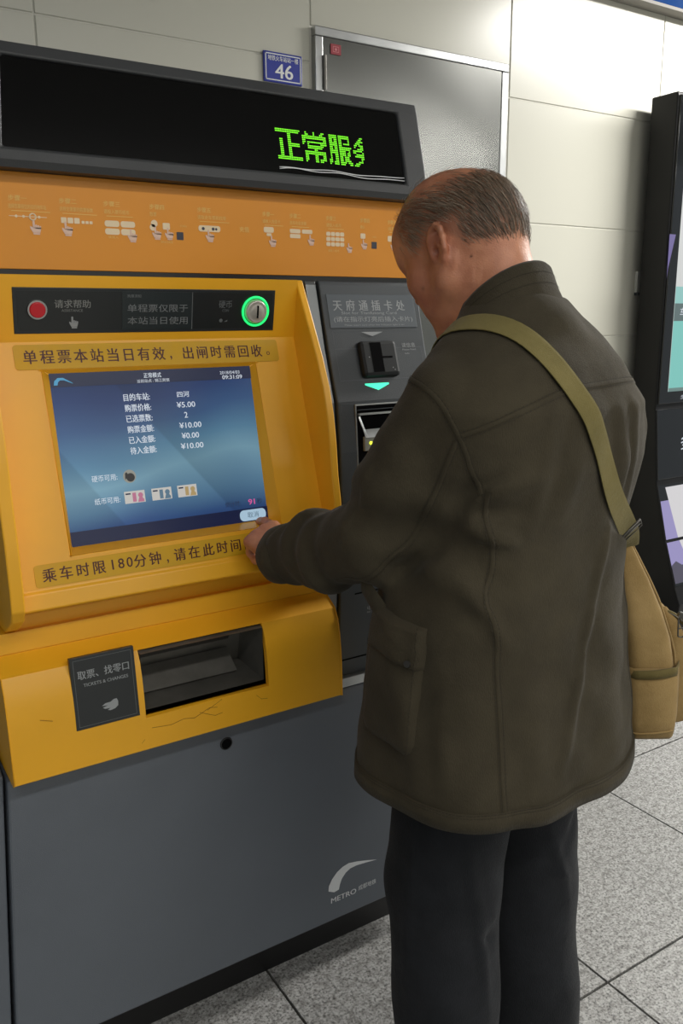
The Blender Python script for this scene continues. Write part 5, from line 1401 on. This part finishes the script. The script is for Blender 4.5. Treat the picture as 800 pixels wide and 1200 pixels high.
# ============================================================ SHOULDER BAG
CANV = cloth('khaki_canvas', (132, 108, 66), (164, 138, 92), rough=.85, weave=1300., sheen=.1)
WEB = cloth('olive_webbing', (106, 97, 56), (128, 117, 72), rough=.8, weave=1500., sheen=.1)
TRIMC = cloth('dark_khaki_binding', (92, 82, 46), (112, 100, 60), rough=.8, weave=1500., sheen=.1)
GUN = mat('gunmetal_fitting', (96, 94, 90), .35, .9)
BR = math.radians(-32)                       # bag lies alongside the hip, its narrow end toward the viewer
BO = Vector((1.190, .926, .0))
BAG = empty('shoulder_bag', (BO.x, BO.y, .710), 'khaki canvas shoulder bag hanging at the right hip of the person', 'bag', rz=BR)
_bi = (Matrix.Translation((BO.x, BO.y, .710)) @ Matrix.Rotation(BR, 4, 'Z')).inverted()
_pm = Matrix.Translation((PX, PY, 0)) @ Matrix.Rotation(PR, 4, 'Z')
def p2b(p): return _bi @ (_pm @ Vector(p))          # person frame -> bag frame
def sell(secs, n=56, pw=5.0, cap_=True):
    """superellipse rings (z, cx, cy, half x, half y)"""
    v = []; f = []
    for z, cx, cy, a, b_ in secs:
        for i in range(n):
            t = 2 * math.pi * (i + .5) / n; c_, s_ = math.cos(t), math.sin(t)
            v.append((cx + a * math.copysign(abs(c_) ** (2 / pw), c_), cy + b_ * math.copysign(abs(s_) ** (2 / pw), s_), z + .004 * math.sin(3 * t) * (0 if z < .03 else 1)))
    for k in range(len(secs) - 1):
        for i in range(n): f.append((k * n + i, k * n + (i + 1) % n, (k + 1) * n + (i + 1) % n, (k + 1) * n + i))
    if cap_: f += [tuple(range(n))[::-1], tuple(range((len(secs) - 1) * n, len(secs) * n))]
    return v, f
def shift_x(z): return np.interp(z, [0, .15, .25, .34], [.004, -.003, -.030, -.062])
main = [(0.0, 0, 0, .028, .118), (.004, 0, 0, .036, .126), (.014, 0, 0, .041, .131), (.05, 0, 0, .044, .134), (.12, 0, 0, .045, .134), (.18, 0, 0, .043, .132), (.23, 0, 0, .038, .130), (.28, 0, 0, .030, .126), (.315, 0, 0, .023, .122), (.335, 0, 0, .019, .12), (.340, 0, 0, .015, .117)]
v, f = sell([(z, float(shift_x(z)), 0, a, b_) for z, _, _, a, b_ in main])
mb_ = new_obj('bag_body', v, f, CANV, BAG, smooth=True); mb_['label'] = 'khaki canvas bag body'
# end pocket on the near narrow side, with an elastic binding
def end_pocket(sy):
    b = MB(); N_ = 14; rows = [(.006, .0), (.012, .008), (.04, .013), (.09, .015), (.128, .010), (.131, .006)]
    v = []; f = []
    for z, o_ in rows:
        for i in range(N_ + 1):
            u_ = -1 + 2 * i / N_; hx = np.interp(z, [m[0] for m in main], [m[3] for m in main]) + .0015
            v.append((float(shift_x(z)) + u_ * hx, sy * (.129 + o_ * math.cos(u_ * 1.35) - .020 * max(0, abs(u_) - .72) / .28), z))
    for k in range(len(rows) - 1):
        for i in range(N_): f.append((k * (N_ + 1) + i, k * (N_ + 1) + i + 1, (k + 1) * (N_ + 1) + i + 1, (k + 1) * (N_ + 1) + i))
    o = new_obj('end_pocket', v, f, CANV, BAG, smooth=True)
    m = o.modifiers.new('solid', 'SOLIDIFY'); m.thickness = .003; m.offset = 1 if sy < 0 else -1
    v = []; f = []
    for z, e in ((.118, .0125), (.1185, .0165), (.132, .0135), (.1325, .0105)):
        for i in range(N_ + 1):
            u_ = -1 + 2 * i / N_; hx = .0475
            v.append((float(shift_x(z)) + u_ * hx, sy * (.1305 + e * math.cos(u_ * 1.35) - .020 * max(0, abs(u_) - .72) / .28), z + .004 * u_))
    for k in range(3):
        for i in range(N_): f.append((k * (N_ + 1) + i, k * (N_ + 1) + i + 1, (k + 1) * (N_ + 1) + i + 1, (k + 1) * (N_ + 1) + i))
    o2 = new_obj('pocket_binding', v, f, TRIMC, o, smooth=True); m = o2.modifiers.new('solid', 'SOLIDIFY'); m.thickness = .002
for sy in (-1, 1): end_pocket(sy)
# piping down the outer edges and around the base
for sx in (-1, 1):
    pts = []
    for z in np.linspace(.012, .335, 26):
        hx = float(np.interp(z, [m[0] for m in main], [m[3] for m in main])); pts.append((float(shift_x(z)) + sx * hx * .875, -np.interp(z, [m[0] for m in main], [m[4] for m in main]) * .875, z))
    MB().tube(pts, .0022, 6).build('piping', CANV, None, smooth=True).parent = BAG
pts = [(.001 + u_ * .043, -(.1335 + .0085 * math.cos(u_ * 1.35) - .020 * max(0, abs(u_) - .72) / .28), .020 + .003 * u_) for u_ in np.linspace(-1, 1, 16)]
MB().tube(pts, .0018, 6).build('piping', CANV, None, smooth=True).parent = BAG
# front compartment with an arched zip, on the side away from the body
fc = [(.018, .052, 0, .018, .100), (.024, .056, 0, .026, .106), (.06, .058, 0, .030, .108), (.12, .054, 0, .030, .107), (.165, .047, 0, .026, .100), (.195, .039, 0, .018, .088), (.212, .032, 0, .008, .070)]
v, f = sell(fc, pw=3.6); fo = new_obj('front_compartment', v, f, CANV, BAG, smooth=True)
pts = [(.050 + .030 * math.sin(t) * .4, -.104 * 1.0 + .006 * math.sin(t), .10 + .105 * math.sin(t)) for t in np.linspace(.05, 1.5, 16)]
zp = []
for t in np.linspace(0, 1, 18):
    z = .10 + .108 * math.sin(t * math.pi / 2); x = .086 - .056 * (1 - math.cos(t * math.pi / 2)); y = -.098 + .028 * t ** 2
    zp.append((x, y, z))
MB().tube(zp, .0042, 8).build('zip_tape', TRIMC, None, smooth=True).parent = BAG
MB().tube([(p[0], p[1] - .0035, p[2]) for p in zp], .0016, 6).build('zip_teeth', GUN, None, smooth=True).parent = BAG
def puller(x, y, z, L_, rz_):
    b = MB(); d = Vector((math.sin(rz_), 0, -math.cos(rz_)))
    p0 = Vector((x, y, z)); q = d.cross(Vector((0, 1, 0))).normalized()
    for s_ in (-1, 1): b.tube([p0 + q * s_ * .004, p0 + d * L_ + q * s_ * .0055], .0013, 6)
    b.tube([p0 + d * L_ - q * .0055, p0 + d * (L_ + .002), p0 + d * L_ + q * .0055], .0014, 6)
    b.tube([p0 - q * .004, p0 + q * .004], .0014, 6); b.cyl(p0 + Vector((0, -.004, .006)), p0 + Vector((0, .004, .006)), .0055, n=12)
    b.tube([p0 + d * L_ * .55 - q * .0045, p0 + d * L_ * .55 + q * .0045], .0012, 6)
    b.build('zip_puller', GUN, None, smooth=False).parent = BAG
puller(.085, -.112, .150, .038, .18); puller(.036, -.128, .215, .030, .10)
# strap: webbing over the left shoulder, across the back and the chest
SW_ = .0172
def ribbon(P, Nn, name, m, parent, half=SW_, th=.0014, conv=lambda p: p):
    v = []; f = []; n = len(P)
    for i in range(n):
        t = (P[min(n - 1, i + 1)] - P[max(0, i - 1)]).normalized(); s_ = t.cross(Nn[i]).normalized(); nn = s_.cross(t)
        for a, h_ in ((-half, 0), (-half, th), (-half * .8, th * 1.25), (half * .8, th * 1.25), (half, th), (half, 0)): v.append(conv(P[i] + s_ * a + nn * h_))
    for i in range(n - 1):
        for j in range(6): f.append((i * 6 + j, i * 6 + (j + 1) % 6, (i + 1) * 6 + (j + 1) % 6, (i + 1) * 6 + j))
    f += [tuple(range(6))[::-1], tuple(range((n - 1) * 6, n * 6))]
    return new_obj(name, v, f, m, parent, smooth=False)
STRAP = [(.034, -.170, 1.148), (.006, -.170, 1.195), (-.024, -.168, 1.242), (-.052, -.157, 1.294), (-.074, -.130, 1.341), (-.086, -.096, 1.374), (-.094, -.063, 1.385), (-.098, -.030, 1.385), (-.100, .005, 1.375), (-.098, .045, 1.345), (-.085, .085, 1.31), (-.03, .12, 1.21), (.05, .14, 1.12), (.14, .13, 1.04), (.205, .10, .985)]
P = smooth_path([on_coat(p, 0)[0] for p in densify(STRAP, .010)], 8)
Q = [on_coat(p, .0035) for p in P]; Pn = [q[0] for q in Q]
Nn = smooth_path([q[1] for q in Q], 6)
# from the back the webbing leaves the jacket and runs down to the buckle and the bag
bm_inv = _bi.inverted(); pm_inv = _pm.inverted()
def b2p(p): return pm_inv @ (bm_inv @ Vector(p))
top_near = b2p((-.060, -.112, .333)); 
far_top = b2p((-.060, .10, .335))
tail = [top_near.lerp(Pn[0], k / 14) for k in range(14)]
n0 = Nn[0]; ntop = b2p((-.038, -1, .333)) - b2p((-.038, 0, .333)); ntop.normalize()
tn = [ntop.lerp(n0, (k / 14) ** 1.0).normalized() for k in range(14)]
def push(p_):
    q, nr = on_coat(p_); dd = (p_ - q).dot(nr)
    return p_ if dd > .007 else q + nr * .007
tail = smooth_path([push(t_) for t_ in tail], 3)
head_ = [Pn[-1].lerp(far_top, k / 8) for k in range(1, 9)]; hn = [Nn[-1]] * 8
full = smooth_path(tail + Pn + head_, 10); fn_ = smooth_path([Vector(q) for q in (tn + list(Nn) + hn)], 6)
def push2(p_):
    q, nr = on_coat(p_); dd = (p_ - q).dot(nr)
    return p_ if dd > .0035 else q + nr * .0035
full = smooth_path([push2(q) for q in full], 2); tail = full[:14]; tn = fn_[:14]
st = ribbon(full, fn_, 'strap', WEB, BAG, conv=lambda p: p2b(p))
st['label'] = 'olive webbing strap'
# slider buckle
c_ = tail[5]; t_ = (tail[6] - tail[4]).normalized(); nn = tn[5]; s_ = t_.cross(nn).normalized(); nn = s_.cross(t_)
b = MB(); hw, hh = .0235, .011
cor = [c_ + s_ * a + t_ * q + nn * .003 for a, q in ((-hw, -hh), (hw, -hh), (hw, hh), (-hw, hh), (-hw, -hh))]
b.tube([p2b(p) for p in cor], .0019, 8); b.tube([p2b(c_ - s_ * hw + nn * .003), p2b(c_ + s_ * hw + nn * .003)], .0017, 8)
o = b.build('slider_buckle', GUN, None, smooth=True); o.parent = BAG
P2 = [tail[k] + tn[k] * .0022 for k in range(0, 6)]
ribbon(P2, tn[:6], 'strap_fold', WEB, BAG, conv=lambda p: p2b(p))
